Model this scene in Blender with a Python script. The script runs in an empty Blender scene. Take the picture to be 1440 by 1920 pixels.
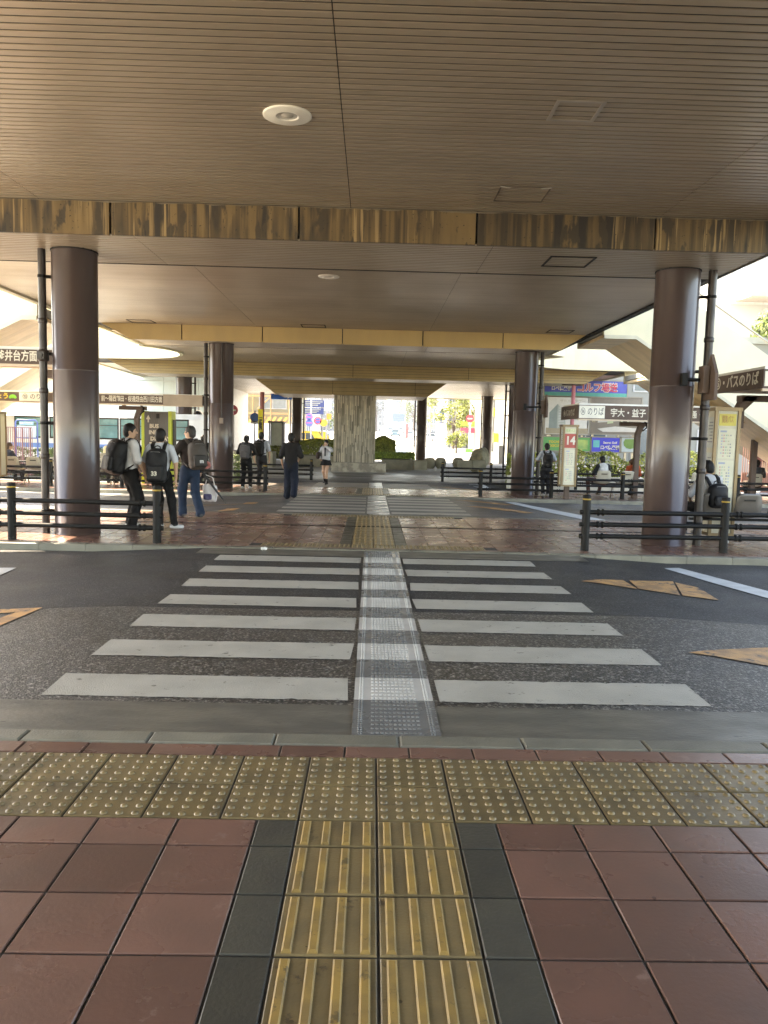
import bpy, bmesh, math, random
import numpy as np
from mathutils import Vector, Matrix
random.seed(7)
S = bpy.context.scene
COL = S.collection
R = math.radians
# ------------------------------------------------------------------ camera, sky, sun, exposure
F_PX, YAW, PITCH, ROLL, CAMH = 1482.77, .0174, .0946, .0239, 1.61
_cy, _sy, _cp, _sp = math.cos(YAW), math.sin(YAW), math.cos(PITCH), math.sin(PITCH)
FW = Vector((_sy*_cp, _cy*_cp, -_sp)); _r = Vector((_cy, -_sy, 0)); _u = _r.cross(FW)
RT = math.cos(ROLL)*_r + math.sin(ROLL)*_u
UP = -math.sin(ROLL)*_r + math.cos(ROLL)*_u
cd = bpy.data.cameras.new('camera'); cam = bpy.data.objects.new('camera', cd); COL.objects.link(cam)
cd.sensor_fit = 'VERTICAL'; cd.sensor_height = 36; cd.lens = 36*F_PX/1920
cd.clip_start = .05; cd.clip_end = 3000
m = Matrix((RT, UP, -FW)).transposed().to_4x4(); m.translation = (0, 0, CAMH)
cam.matrix_world = m
S.camera = cam
W = bpy.data.worlds.new('World'); S.world = W; W.use_nodes = True
SUN_AZ, SUN_EL = R(-62), R(46)           # azimuth measured from +Y towards +X
sdir = Vector((math.sin(SUN_AZ)*math.cos(SUN_EL), math.cos(SUN_AZ)*math.cos(SUN_EL), math.sin(SUN_EL)))
nt = W.node_tree; bg = nt.nodes['Background']; sk = nt.nodes.new('ShaderNodeTexSky')
sk.sky_type = 'NISHITA'; sk.sun_disc = False; sk.sun_elevation = SUN_EL; sk.sun_rotation = SUN_AZ
sk.air_density = 1.0; sk.dust_density = 1.2; sk.ozone_density = .6
nt.links.new(sk.outputs[0], bg.inputs[0]); bg.inputs[1].default_value = .125
sl = bpy.data.lights.new('sun', 'SUN'); sl.energy = 3.6; sl.angle = R(.5); sl.color = (1, .95, .86)
so = bpy.data.objects.new('sun', sl); COL.objects.link(so)
so.rotation_euler = sdir.to_track_quat('Z', 'Y').to_euler()
S.view_settings.view_transform = 'Standard'; S.view_settings.look = 'None'
S.view_settings.exposure = 3.5; S.view_settings.gamma = 1
S.view_settings.use_white_balance = True; S.view_settings.white_balance_temperature = 8500; S.view_settings.white_balance_tint = 12
S.render.engine = 'CYCLES'
cy = S.cycles
cy.use_denoising = True; cy.denoising_prefilter = 'NONE'; cy.max_bounces = 9; cy.diffuse_bounces = 5; cy.glossy_bounces = 4
cy.transmission_bounces = 4; cy.transparent_max_bounces = 8; cy.sample_clamp_indirect = 6
cy.caustics_reflective = False; cy.caustics_refractive = False

# ------------------------------------------------------------------ heights and pixel helpers (real metres)
GK = [(-60, 0), (16.3, 0), (24, -.07), (28, -.13), (34, -.2), (45, -.26), (60, -.2), (80, .05), (100, .3), (130, .75), (165, 1.9), (210, 2.8), (400, 6)]
def G(Y):
    return float(np.interp(Y, [k[0] for k in GK], [k[1] for k in GK]))
XC = .17
def RZ(X, Y):                                # top of the road
    r = np.interp(abs(X-XC), [2.5, 4.1], [1, 0])
    if Y > 31: r = 1
    return G(Y) - .105 + .085*float(r)
def ray(px, py): return FW*F_PX + RT*(px-720) - UP*(py-960)
def at(px, py, Y):
    r = ray(px, py); return r*(Y/r.y) + Vector((0, 0, CAMH))
def gd(px, py, f=G):
    Y = 15.
    for _ in range(30):
        z = f(Y); r = ray(px, py); t = (z-CAMH)/r.z; Y = .5*Y + .5*min(max(r.y*t, 1), 380)
    return at(px, py, Y)

# ------------------------------------------------------------------ materials
def mat(name, c, c2=None, scale=4., rough=.5, rough2=None, metal=0., bump=0., bscale=60., island=0., stretch=(1, 1, 1),
        spec=.5, detail=4., lo=.35, hi=.65, bdist=.01, coat=0., gen=False, trans=0., emis=None, spots=0., wear=None):
    m = bpy.data.materials.new(name); m.use_nodes = True
    n = m.node_tree.nodes; L = m.node_tree.links; b = n['Principled BSDF']
    b.inputs['Roughness'].default_value = rough; b.inputs['Metallic'].default_value = metal
    b.inputs['Specular IOR Level'].default_value = spec; b.inputs['Coat Weight'].default_value = coat
    b.inputs['Transmission Weight'].default_value = trans
    tc = n.new('ShaderNodeTexCoord'); mp = n.new('ShaderNodeMapping'); mp.inputs['Scale'].default_value = stretch
    L.new(tc.outputs['Generated' if gen else 'Object'], mp.inputs[0])
    col = None
    if c2 is not None:
        t = n.new('ShaderNodeTexNoise'); t.inputs['Scale'].default_value = scale; t.inputs['Detail'].default_value = detail
        L.new(mp.outputs[0], t.inputs[0])
        r = n.new('ShaderNodeMapRange'); r.inputs[1].default_value = lo; r.inputs[2].default_value = hi
        L.new(t.outputs[0], r.inputs[0])
        mx = n.new('ShaderNodeMix'); mx.data_type = 'RGBA'
        mx.inputs[6].default_value = (*c, 1); mx.inputs[7].default_value = (*c2, 1)
        L.new(r.outputs[0], mx.inputs[0]); col = mx.outputs[2]
        if rough2 is not None:
            rr = n.new('ShaderNodeMapRange'); rr.inputs[3].default_value = rough; rr.inputs[4].default_value = rough2
            L.new(r.outputs[0], rr.inputs[0]); L.new(rr.outputs[0], b.inputs['Roughness'])
    else:
        rgb = n.new('ShaderNodeRGB'); rgb.outputs[0].default_value = (*c, 1); col = rgb.outputs[0]
    if island:
        g = n.new('ShaderNodeNewGeometry'); hs = n.new('ShaderNodeHueSaturation')
        v = n.new('ShaderNodeMapRange'); v.inputs[3].default_value = 1-island; v.inputs[4].default_value = 1+island
        L.new(g.outputs['Random Per Island'], v.inputs[0]); L.new(v.outputs[0], hs.inputs['Value']); L.new(col, hs.inputs['Color']); col = hs.outputs[0]
    def over(fac, c_):
        x = n.new('ShaderNodeMix'); x.data_type = 'RGBA'; L.new(fac, x.inputs[0]); L.new(col, x.inputs[6]); x.inputs[7].default_value = (*c_, 1); return x.outputs[2]
    if wear:                                     # worn-through patches: colour, noise scale, threshold
        w = n.new('ShaderNodeTexNoise'); w.inputs['Scale'].default_value = wear[1]; w.inputs['Detail'].default_value = 10; w.inputs['Roughness'].default_value = .72; L.new(mp.outputs[0], w.inputs[0])
        r = n.new('ShaderNodeMapRange'); r.inputs[1].default_value = wear[2]; r.inputs[2].default_value = wear[2]+.05; L.new(w.outputs[0], r.inputs[0]); col = over(r.outputs[0], wear[0])
    if spots:                                    # scattered gum and grit spots
        v = n.new('ShaderNodeTexVoronoi'); v.inputs['Scale'].default_value = spots; L.new(mp.outputs[0], v.inputs[0])
        r = n.new('ShaderNodeMapRange'); r.inputs[1].default_value = .055; r.inputs[2].default_value = .045; L.new(v.outputs['Distance'], r.inputs[0])
        sx = n.new('ShaderNodeSeparateColor'); L.new(v.outputs['Color'], sx.inputs[0]); gt = n.new('ShaderNodeMath'); gt.operation = 'GREATER_THAN'; gt.inputs[1].default_value = .55; L.new(sx.outputs[0], gt.inputs[0])
        mu = n.new('ShaderNodeMath'); mu.operation = 'MULTIPLY'; L.new(r.outputs[0], mu.inputs[0]); L.new(gt.outputs[0], mu.inputs[1]); col = over(mu.outputs[0], tuple(x_*.3 for x_ in c))
    L.new(col, b.inputs['Base Color'])
    if bump:
        t2 = n.new('ShaderNodeTexNoise'); t2.inputs['Scale'].default_value = bscale; t2.inputs['Detail'].default_value = 3
        L.new(mp.outputs[0], t2.inputs[0])
        bp = n.new('ShaderNodeBump'); bp.inputs['Strength'].default_value = bump; bp.inputs['Distance'].default_value = bdist
        L.new(t2.outputs[0], bp.inputs['Height']); L.new(bp.outputs[0], b.inputs['Normal'])
    if emis:
        b.inputs['Emission Color'].default_value = (*emis[0], 1); b.inputs['Emission Strength'].default_value = emis[1]
    return m
_plain = {}
def pl(c, rough=.5, metal=0., **k):
    key = (tuple(c), rough, metal, tuple(sorted(k.items())))
    if key not in _plain:
        c2 = tuple(min(1, x*.86) for x in c)
        _plain[key] = mat('paint', c, c2, 3, rough, metal=metal, **k)
    return _plain[key]
M = {}
def asphalt(name, c, c2, grain, rough, rough2, bump, fleck=(.05, .05, .05)):
    m = mat(name, c, c2, .8, rough, rough2, bump=bump, bscale=grain, bdist=.012, detail=8)
    n = m.node_tree.nodes; L = m.node_tree.links; b = n['Principled BSDF']
    v = n.new('ShaderNodeTexVoronoi'); v.inputs['Scale'].default_value = grain*1.1
    tc = n.new('ShaderNodeTexCoord'); L.new(tc.outputs['Object'], v.inputs[0])
    src = b.inputs['Base Color'].links[0].from_socket
    fl = n.new('ShaderNodeTexVoronoi'); fl.inputs['Scale'].default_value = grain*.85; L.new(tc.outputs['Object'], fl.inputs[0])
    sp = n.new('ShaderNodeSeparateColor'); L.new(fl.outputs['Color'], sp.inputs[0]); fr = n.new('ShaderNodeMapRange'); fr.inputs[1].default_value = .62; fr.inputs[2].default_value = .95
    L.new(sp.outputs[1], fr.inputs[0]); fx = n.new('ShaderNodeMix'); fx.data_type = 'RGBA'; L.new(fr.outputs[0], fx.inputs[0]); L.new(src, fx.inputs[6]); fx.inputs[7].default_value = (*fleck, 1); src = fx.outputs[2]
    hs = n.new('ShaderNodeHueSaturation'); mr = n.new('ShaderNodeMapRange'); mr.inputs[3].default_value = .25; mr.inputs[4].default_value = 2.3
    L.new(v.outputs['Color'], mr.inputs[0]); L.new(mr.outputs[0], hs.inputs['Value']); L.new(src, hs.inputs['Color']); L.new(hs.outputs[0], b.inputs['Base Color'])
    return m
M['asphalt_coarse'] = asphalt('coarse wet asphalt', (.019, .018, .017), (.028, .026, .024), 74, .3, .48, .7, (.15, .142, .13))
M['asphalt_fine'] = asphalt('fine dark asphalt', (.0085, .009, .0098), (.013, .0132, .0135), 80, .5, .7, .4, (.05, .05, .052))
M['apron'] = mat('concrete apron', (.088, .083, .07), (.13, .122, .10), 2.2, .5, .35, bump=.25, bscale=30, stretch=(1, 2.5, 1), spots=3.1, wear=((.05, .05, .045), 5, .62))
M['line'] = mat('road paint white', (.40, .385, .34), (.31, .30, .265), 3, .5, .42, bump=.35, bscale=110, lo=.4, hi=.75, spots=3.7, wear=((.12, .115, .10), 9, .61))
M['orange'] = mat('worn orange paint', (.50, .27, .10), (.30, .17, .08), 6, .55, bump=.3, bscale=90, lo=.42, hi=.6, wear=((.05, .05, .05), 5, .56))
M['bluewhite'] = mat('pale road paint', (.52, .54, .55), (.42, .44, .45), 4, .5)
M['mortar'] = mat('joint mortar', (.05, .047, .042), (.03, .028, .025), 9, .8)
M['red'] = mat('red clay tile', (.175, .092, .070), (.13, .074, .057), 2.3, .24, .33, island=.22, bump=.16, bscale=55, bdist=.005, detail=9, spots=6.3, wear=((.21, .13, .105), 3.2, .6))
M['grey'] = mat('grey tile', (.060, .057, .045), (.045, .043, .035), 5, .32, .46, spots=5.1, island=.2, bump=.3, bscale=60, bdist=.008, detail=8)
M['yellow'] = mat('worn yellow tactile tile', (.215, .155, .072), (.13, .098, .052), 5, .3, .42, spots=7.3, wear=((.07, .05, .03), 6, .6), island=.16, bump=.22, bscale=90, bdist=.006, detail=8, lo=.3, hi=.7)
M['yellowbar'] = mat('worn yellow tactile bar', (.33, .21, .066), (.21, .14, .055), 9, .3, .42, wear=((.12, .085, .04), 11, .58), bump=.15, bscale=120, bdist=.004)
M['kerb'] = mat('granite kerb', (.20, .19, .15), (.13, .124, .10), 2.5, .4, .5, island=.16, bump=.3, bscale=80, detail=8)
M['slat'] = mat('bronze aluminium slat', (.43, .355, .26), (.38, .31, .228), .7, .33, .38, metal=.45, island=.06)
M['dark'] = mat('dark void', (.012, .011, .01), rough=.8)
M['column'] = mat('purple brown gloss paint', (.060, .039, .036), (.046, .030, .028), 2.6, .29, detail=9, bump=.03, bscale=16, stretch=(1, 1, .3), coat=.25)
M['pipe'] = mat('brown pipe paint', (.035, .026, .024), (.024, .019, .017), 5, .35, .5)
M['rail'] = mat('dark rail paint', (.0045, .0044, .0044), (.0075, .007, .0066), 6, .5, .65, spec=.2)
M['band'] = pl((.36, .23, .03), .5)
M['cream'] = mat('cream deck concrete', (.64, .60, .44), (.56, .53, .39), 1.2, .7, detail=8)
M['creamslat'] = mat('tan soffit boards', (.66, .51, .31), (.58, .45, .27), 2, .5, island=.1)
M['yfascia'] = mat('ochre fascia panel', (.52, .37, .15), (.45, .325, .14), 1.6, .45, island=.04, stretch=(1, 1, .3))
M['rib'] = mat('ribbed ochre fascia', (.36, .27, .13), (.30, .225, .11), 1.5, .5)
M['white'] = pl((.75, .75, .72), .4)
M['shelter'] = mat('brown shelter steel', (.115, .078, .062), (.095, .066, .053), 4, .6, spec=.3)
M['steel'] = mat('stainless steel', (.5, .46, .38), (.4, .37, .31), 8, .3, metal=.9)
M['black'] = pl((.016, .016, .018), .5)
M['skin'] = pl((.52, .32, .22), .5)
def streaky():
    m = bpy.data.materials.new('stained fascia'); m.use_nodes = True
    n = m.node_tree.nodes; L = m.node_tree.links; b = n['Principled BSDF']
    tc0 = n.new('ShaderNodeTexCoord'); gi = n.new('ShaderNodeNewGeometry'); va = n.new('ShaderNodeVectorMath'); va.operation = 'MULTIPLY_ADD'
    cx_ = n.new('ShaderNodeCombineXYZ')
    for i_ in range(3): L.new(gi.outputs['Random Per Island'], cx_.inputs[i_])
    L.new(cx_.outputs[0], va.inputs[0]); va.inputs[1].default_value = (37, 0, 53); L.new(tc0.outputs['Object'], va.inputs[2])
    class tc: outputs = {'Object': va.outputs[0]}
    def noise(st, sc, det, lo, hi, w=0.):
        mp = n.new('ShaderNodeMapping'); mp.inputs['Scale'].default_value = st; mp.inputs['Location'].default_value = (w, w, w)
        L.new(tc.outputs['Object'], mp.inputs[0])
        t = n.new('ShaderNodeTexNoise'); t.inputs['Scale'].default_value = sc; t.inputs['Detail'].default_value = det; L.new(mp.outputs[0], t.inputs[0])
        r = n.new('ShaderNodeMapRange'); r.inputs[1].default_value = lo; r.inputs[2].default_value = hi; L.new(t.outputs[0], r.inputs[0]); return r.outputs[0]
    def mul(a, c):
        x = n.new('ShaderNodeMath'); x.operation = 'MULTIPLY'; L.new(a, x.inputs[0]); L.new(c, x.inputs[1]); return x.outputs[0]
    def mix(f, a, c):
        x = n.new('ShaderNodeMix'); x.data_type = 'RGBA'; L.new(f, x.inputs[0])
        for s, i in ((a, 6), (c, 7)):
            if isinstance(s, tuple): x.inputs[i].default_value = (*s, 1)
            else: L.new(s, x.inputs[i])
        return x.outputs[2]
    c = mix(noise((1, 1, .3), 1.2, 5, .35, .65), (.185, .12, .048), (.10, .066, .03))
    c = mix(mul(noise((3.2, 1, .35), 1.7, 12, .45, .56), noise((1, 1, .3), 1.1, 5, .38, .52, 21.)), c, (.022, .017, .012))
    c = mix(noise((2.6, 1, .9), 2.2, 10, .57, .61, 4.), c, (.045, .032, .018))
    c = mix(mul(noise((9, 1, .15), 1.3, 10, .46, .6, 3.), noise((1, 1, .1), 1.3, 4, .38, .56, 31.)), c, (.045, .03, .015))
    c = mix(noise((1.2, 1, 1.), 1.0, 3, .66, .76, 9.), c, (.075, .075, .062))
    c = mix(mul(noise((17, 1, .6), 1.4, 6, .57, .63, 2.), noise((1, 1, .3), 1.5, 3, .5, .6, 41.)), c, (.27, .185, .085))
    c = mix(noise((3, 1, 3.), 9, 5, .66, .70, 7.), c, (.015, .012, .01))
    hs = n.new('ShaderNodeHueSaturation'); mr = n.new('ShaderNodeMapRange'); mr.inputs[3].default_value = .6; mr.inputs[4].default_value = 1.15
    mr.inputs[3].default_value = .8; L.new(gi.outputs['Random Per Island'], mr.inputs[0]); L.new(mr.outputs[0], hs.inputs['Value']); L.new(c, hs.inputs['Color'])
    L.new(hs.outputs[0], b.inputs['Base Color']); b.inputs['Roughness'].default_value = .6
    return m
M['stain'] = streaky()

# ------------------------------------------------------------------ mesh builder
class MB:
    def __init__(s): s.v = []; s.f = []; s.mi = []; s.cur = 0; s.sm = []
    def add(s, vs, fs, smooth=False):
        o = len(s.v); s.v += [tuple(map(float, v)) for v in vs]
        for f in fs: s.f.append(tuple(i+o for i in f)); s.mi.append(s.cur); s.sm.append(smooth)
        return s
    def box(s, x0, x1, y0, y1, z0, z1):
        vs = [(x, y, z) for z in (z0, z1) for y in (y0, y1) for x in (x0, x1)]
        return s.add(vs, [(0, 2, 3, 1), (4, 5, 7, 6), (0, 1, 5, 4), (2, 6, 7, 3), (0, 4, 6, 2), (1, 3, 7, 5)])
    def cbox(s, c, size): return s.box(c[0]-size[0]/2, c[0]+size[0]/2, c[1]-size[1]/2, c[1]+size[1]/2, c[2]-size[2]/2, c[2]+size[2]/2)
    def obox(s, c, size, rz=0, b=0.):
        hx, hy, hz = size[0]/2, size[1]/2, size[2]/2; ca, sa = math.cos(rz), math.sin(rz)
        def T(p): return (c[0]+p[0]*ca-p[1]*sa, c[1]+p[0]*sa+p[1]*ca, c[2]+p[2])
        if not b:
            vs = [T((x, y, z)) for z in (-hz, hz) for y in (-hy, hy) for x in (-hx, hx)]
            return s.add(vs, [(0, 2, 3, 1), (4, 5, 7, 6), (0, 1, 5, 4), (2, 6, 7, 3), (0, 4, 6, 2), (1, 3, 7, 5)])
        bm = bmesh.new(); bmesh.ops.create_cube(bm, size=1)
        for v in bm.verts: v.co = Vector((v.co.x*size[0], v.co.y*size[1], v.co.z*size[2]))
        bmesh.ops.bevel(bm, geom=bm.edges[:], offset=b, segments=2, affect='EDGES', profile=.6)
        bm.verts.index_update()
        s.add([T(v.co) for v in bm.verts], [[v.index for v in f.verts] for f in bm.faces], False); bm.free(); return s
    def tube(s, pts, r, n=10, cap=True, smooth=True, r1=None):
        pts = [Vector(p) for p in pts]; k = len(pts); vs = []; prev = None
        for i, p in enumerate(pts):
            d = (pts[min(i+1, k-1)]-pts[max(i-1, 0)]).normalized()
            a = Vector((0, 0, 1)) if abs(d.z) < .9 else Vector((1, 0, 0))
            if prev is not None: a = prev
            u = (a - d*a.dot(d)).normalized(); w = d.cross(u); prev = u
            rr = r if r1 is None else r + (r1-r)*i/(k-1)
            if isinstance(r, (list, tuple)): rr = r[i]
            vs += [p + rr*(math.cos(2*math.pi*j/n)*u + math.sin(2*math.pi*j/n)*w) for j in range(n)]
        fs = [(i*n+j, i*n+(j+1) % n, (i+1)*n+(j+1) % n, (i+1)*n+j) for i in range(k-1) for j in range(n)]
        s.add(vs, fs, smooth)
        if cap: s.add(vs[:n], [tuple(range(n))[::-1]]); s.add(vs[-n:], [tuple(range(n))])
        return s
    def lathe(s, c, prof, n=20, smooth=True):
        k = len(prof)
        vs = [(c[0]+r*math.cos(2*math.pi*j/n), c[1]+r*math.sin(2*math.pi*j/n), c[2]+z) for r, z in prof for j in range(n)]
        fs = [(i*n+j, i*n+(j+1) % n, (i+1)*n+(j+1) % n, (i+1)*n+j) for i in range(k-1) for j in range(n)]
        s.add(vs, fs, smooth)
        if prof[-1][0] > 1e-4: s.add(vs[-n:], [tuple(range(n))])
        if prof[0][0] > 1e-4: s.add(vs[:n], [tuple(range(n))[::-1]])
        return s
    def prism(s, poly, z0, z1):                      # poly xy (ccw) extruded in z
        n = len(poly); vs = [(x, y, z0) for x, y in poly] + [(x, y, z1) for x, y in poly]
        return s.add(vs, [tuple(range(n))[::-1], tuple(range(n, 2*n))] + [(i, (i+1) % n, (i+1) % n+n, i+n) for i in range(n)])
    def extr(s, poly, d):                            # 3d polygon swept by vector d
        n = len(poly); p = [Vector(q) for q in poly]; d = Vector(d)
        return s.add(p+[q+d for q in p], [tuple(range(n))[::-1], tuple(range(n, 2*n))] + [(i, (i+1) % n, (i+1) % n+n, i+n) for i in range(n)])
    def ball(s, c, rad, n=12, jit=0., seed=0):
        rnd = random.Random(seed); rx, ry, rz = rad if isinstance(rad, (tuple, list)) else (rad,)*3; h = n//2; vs = [(c[0], c[1], c[2]-rz)]
        for i in range(1, h):
            t = -math.pi/2+math.pi*i/h
            for j in range(n):
                k = 1+rnd.uniform(-jit, jit); a = 2*math.pi*j/n
                vs.append((c[0]+k*rx*math.cos(t)*math.cos(a), c[1]+k*ry*math.cos(t)*math.sin(a), c[2]+k*rz*math.sin(t)))
        vs.append((c[0], c[1], c[2]+rz)); e = len(vs)-1
        fs = [(0, 1+(j+1) % n, 1+j) for j in range(n)] + [(e, e-n+j, e-n+(j+1) % n) for j in range(n)]
        fs += [(1+i*n+j, 1+i*n+(j+1) % n, 1+(i+1)*n+(j+1) % n, 1+(i+1)*n+j) for i in range(h-2) for j in range(n)]
        return s.add(vs, fs, jit == 0)
    def build(s, name, mats, parent=None, world=True, kind=None):
        me = bpy.data.meshes.new(name); o = Vector((0, 0, 0))
        if parent is not None and world:
            p = parent
            while p is not None: o = o + p.location; p = p.parent
        me.from_pydata([(v[0]-o.x, v[1]-o.y, v[2]-o.z) for v in s.v], [], s.f)
        mats = mats if isinstance(mats, (list, tuple)) else [mats]
        for q in mats: me.materials.append(q)
        me.polygons.foreach_set('material_index', s.mi); me.polygons.foreach_set('use_smooth', s.sm); me.update()
        ob = bpy.data.objects.new(name, me); COL.objects.link(ob)
        if parent is not None: ob.parent = parent
        if kind: ob['kind'] = kind
        return ob
def tag(o, label, cat, group=None):
    o['label'] = label; o['category'] = cat
    if group: o['group'] = group
    return o
def thing(name, label, cat, loc=(0, 0, 0), rz=0., group=None):
    o = bpy.data.objects.new(name, None); o.empty_display_size = .2; COL.objects.link(o)
    o.location = loc; o.rotation_euler = (0, 0, rz); return tag(o, label, cat, group)
def dup(o, loc=None, rz=None, label=None, group=None, parent=None):
    c = o.copy(); COL.objects.link(c)
    if parent is not None: c.parent = parent
    if loc is not None: c.location = loc
    if rz is not None: c.rotation_euler = (0, 0, rz)
    if label: c['label'] = label
    if group: c['group'] = group
    for ch in list(o.children): dup(ch, parent=c)
    return c
def text(body, h, m, parent, c, rz=0., maxw=None, name='lettering', world=True, ext=.002, tilt=R(90), bold=0., vert=False):
    cu = bpy.data.curves.new('lettering', 'FONT'); cu.body = body if not vert else '\n'.join(body); cu.align_x = 'CENTER'; cu.align_y = 'CENTER'
    cu.size = h*1.15; cu.extrude = ext; cu.offset = bold; cu.resolution_u = 2
    if vert: cu.space_line = .82
    t = bpy.data.objects.new('lettering', cu); COL.objects.link(t)
    dg = bpy.context.evaluated_depsgraph_get(); dg.update()
    me = bpy.data.meshes.new_from_object(t.evaluated_get(dg)); bpy.data.objects.remove(t)
    me.materials.clear(); me.materials.append(m)
    ob = bpy.data.objects.new(name, me); COL.objects.link(ob)
    xs = [v.co.x for v in me.vertices] or [0]
    w = max(xs)-min(xs)
    if maxw and w > maxw:
        for v in me.vertices: v.co.x *= maxw/w
    o = Vector((0, 0, 0)); p = parent
    if world:
        while p is not None: o = o+p.location; p = p.parent
    ob.parent = parent; ob.location = Vector(c)-o; ob.rotation_euler = (tilt, 0, rz)
    return ob
# ------------------------------------------------------------------ the ground
T = .33; CX = .056
def sheet(name, xs, ys, f, m, kind='structure', parent=None):
    b = MB(); nx = len(xs)
    b.add([(x, y, f(x, y)) for y in ys for x in xs], [(j*nx+i, j*nx+i+1, (j+1)*nx+i+1, (j+1)*nx+i) for j in range(len(ys)-1) for i in range(nx-1)], True)
    return b.build(name, m, parent, kind=kind)
rx = [-700, -200, -80, -40, -20, -10, -6, XC-4.1, XC-2.5, 0, XC+2.5, XC+4.1, 6, 10, 20, 40, 80, 200, 700]
ry = [-60, -8, 4.1, 7.3, 11.2, 16.3, 20, 24, 28, 31, 31.01, 34, 45, 60, 80, 110, 150, 400, 1500]
road = sheet('road', rx, ry, RZ, asphalt('sun bounce asphalt', (.29, .29, .28), (.23, .23, .225), 60, .45, .6, .4))  # sunlit brightness put into the asphalt colour, also for bounce
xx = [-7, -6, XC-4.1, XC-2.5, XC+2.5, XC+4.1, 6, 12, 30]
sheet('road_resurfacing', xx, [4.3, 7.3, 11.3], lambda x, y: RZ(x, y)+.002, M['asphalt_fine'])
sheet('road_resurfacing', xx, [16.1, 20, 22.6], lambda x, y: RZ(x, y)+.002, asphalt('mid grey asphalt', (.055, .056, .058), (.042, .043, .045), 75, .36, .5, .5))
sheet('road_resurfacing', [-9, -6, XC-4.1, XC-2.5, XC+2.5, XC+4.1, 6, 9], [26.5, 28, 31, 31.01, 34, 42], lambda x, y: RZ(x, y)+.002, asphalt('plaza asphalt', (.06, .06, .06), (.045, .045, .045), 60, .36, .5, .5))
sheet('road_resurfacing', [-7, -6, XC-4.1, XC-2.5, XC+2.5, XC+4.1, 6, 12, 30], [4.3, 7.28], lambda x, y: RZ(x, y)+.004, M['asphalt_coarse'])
sheet('gutter', [-30, -12, -6, XC-4.1, XC-2.5, XC+2.5, XC+4.1, 6, 12, 30], [4.14, 4.66], lambda x, y: RZ(x, y)+.008, M['apron'])
sheet('gutter', [-2.35, 3.0], [10.62, 11.17], lambda x, y: RZ(0, y)+.006, M['apron'])
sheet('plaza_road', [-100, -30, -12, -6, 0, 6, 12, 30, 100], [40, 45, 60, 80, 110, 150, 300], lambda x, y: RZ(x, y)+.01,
      mat('pale sunlit asphalt', (.34, .34, .33), (.28, .28, .27), .3, .7))  # paled beyond plain asphalt: sun glare in the colour, more bounce

def tile(b, x0, x1, y0, y1, z, rnd, ch=.004, dep=.02, gap=.005, jit=.0012):
    x0 += gap; x1 -= gap; y0 += gap; y1 -= gap
    j = [rnd.uniform(-jit, jit) for _ in range(4)]
    q = [(x0, y0), (x1, y0), (x1, y1), (x0, y1)]; s = [(1, 1), (-1, 1), (-1, -1), (1, -1)]
    vs = [(x+ch*a, y+ch*c, z+k) for (x, y), (a, c), k in zip(q, s, j)] + [(x, y, z-ch*.8) for x, y in q] + [(x, y, z-dep) for x, y in q]
    b.add(vs, [(0, 1, 2, 3)] + [(i+4, (i+1) % 4+4, (i+1) % 4, i) for i in range(4)] + [(i+8, (i+1) % 4+8, (i+1) % 4+4, i+4) for i in range(4)])
def dome(b, x, y, z, n=9, r=.0165, h=.0085):
    prof = [(r, 0), (r*.86, h*.62), (r*.55, h*.95)]
    vs = [(x+p*math.cos(6.2832*j/n), y+p*math.sin(6.2832*j/n), z+q) for p, q in prof for j in range(n)] + [(x, y, z+h)]
    b.add(vs, [(i*n+j, i*n+(j+1) % n, (i+1)*n+(j+1) % n, (i+1)*n+j) for i in range(2) for j in range(n)] + [(2*n+j, 2*n+(j+1) % n, 3*n) for j in range(n)], True)
def dome_row(bt, bd, x0, n, y0, f, rnd, seg=9, alt=0):
    for i in range(n):
        a = x0+i*T; z = f(y0+T/2); tile(bt, a, a+T, y0, y0+T, z, rnd, jit=.0008)
        for u in range(5):
            for v in range(5): dome(bd, a+T*(.1+.2*u), y0+T*(.1+.2*v), z+.0004, seg)
def bar_tile(bt, bb, x0, y0, dy, f, rnd):
    z = f(y0+dy/2); tile(bt, x0, x0+T, y0, y0+dy, z, rnd, jit=.0008)
    for u in range(4):
        x = x0+T*(.125+.25*u); w, wt, h, e = .0165, .0105, .0068, .012; a, c = y0+.012, y0+dy-.012
        b0 = [(x-w, a, z), (x+w, a, z), (x+w, c, z), (x-w, c, z), (x-wt, a+e, z+h), (x+wt, a+e, z+h), (x+wt, c-e, z+h), (x-wt, c-e, z+h)]
        bb.add(b0, [(4, 5, 6, 7), (0, 1, 5, 4), (1, 2, 6, 5), (2, 3, 7, 6), (3, 0, 4, 7)])
GW = .171
# near pavement: tiles stand as real relief over a mortar bed
rnd = random.Random(3)
side = MB(); side.box(-5.6, 40, -30, 4.0, -.4, -.007); side = side.build('pavement', M['mortar'], kind='structure')
red, grey, yel, bar, dm = MB(), MB(), MB(), MB(), MB()
rows = [(2.976, .217)] + [(2.976-T*(k+1), T) for k in range(9)]
for y0, dy in rows:
    for s in (-1, 1):
        xa = CX + s*(T+GW/2)
        tile(grey, xa-GW/2, xa+GW/2, y0, y0+dy, 0, rnd)
        for i in range(16):
            a = CX + s*(T+GW+i*T); tile(red, min(a, a+s*T), max(a, a+s*T), y0, y0+dy, 0, rnd)
    for x0 in (CX-T, CX): bar_tile(yel, bar, x0, y0, dy, lambda y: 0, rnd)
for y0 in (3.193, 3.523): dome_row(yel, dm, CX-10*T, 20, y0, lambda y: 0, rnd, 12)
for i in range(-17, 17): tile(red, CX+.17+i*T, CX+.17+(i+1)*T, 3.853, 3.995, 0, rnd)
for y0 in (3.193, 3.523):
    for s in (-1, 1):
        for i in range(6):
            a = CX+s*(10*T+i*T); tile(red, min(a, a+s*T), max(a, a+s*T), y0, y0+T, 0, rnd)
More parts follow.
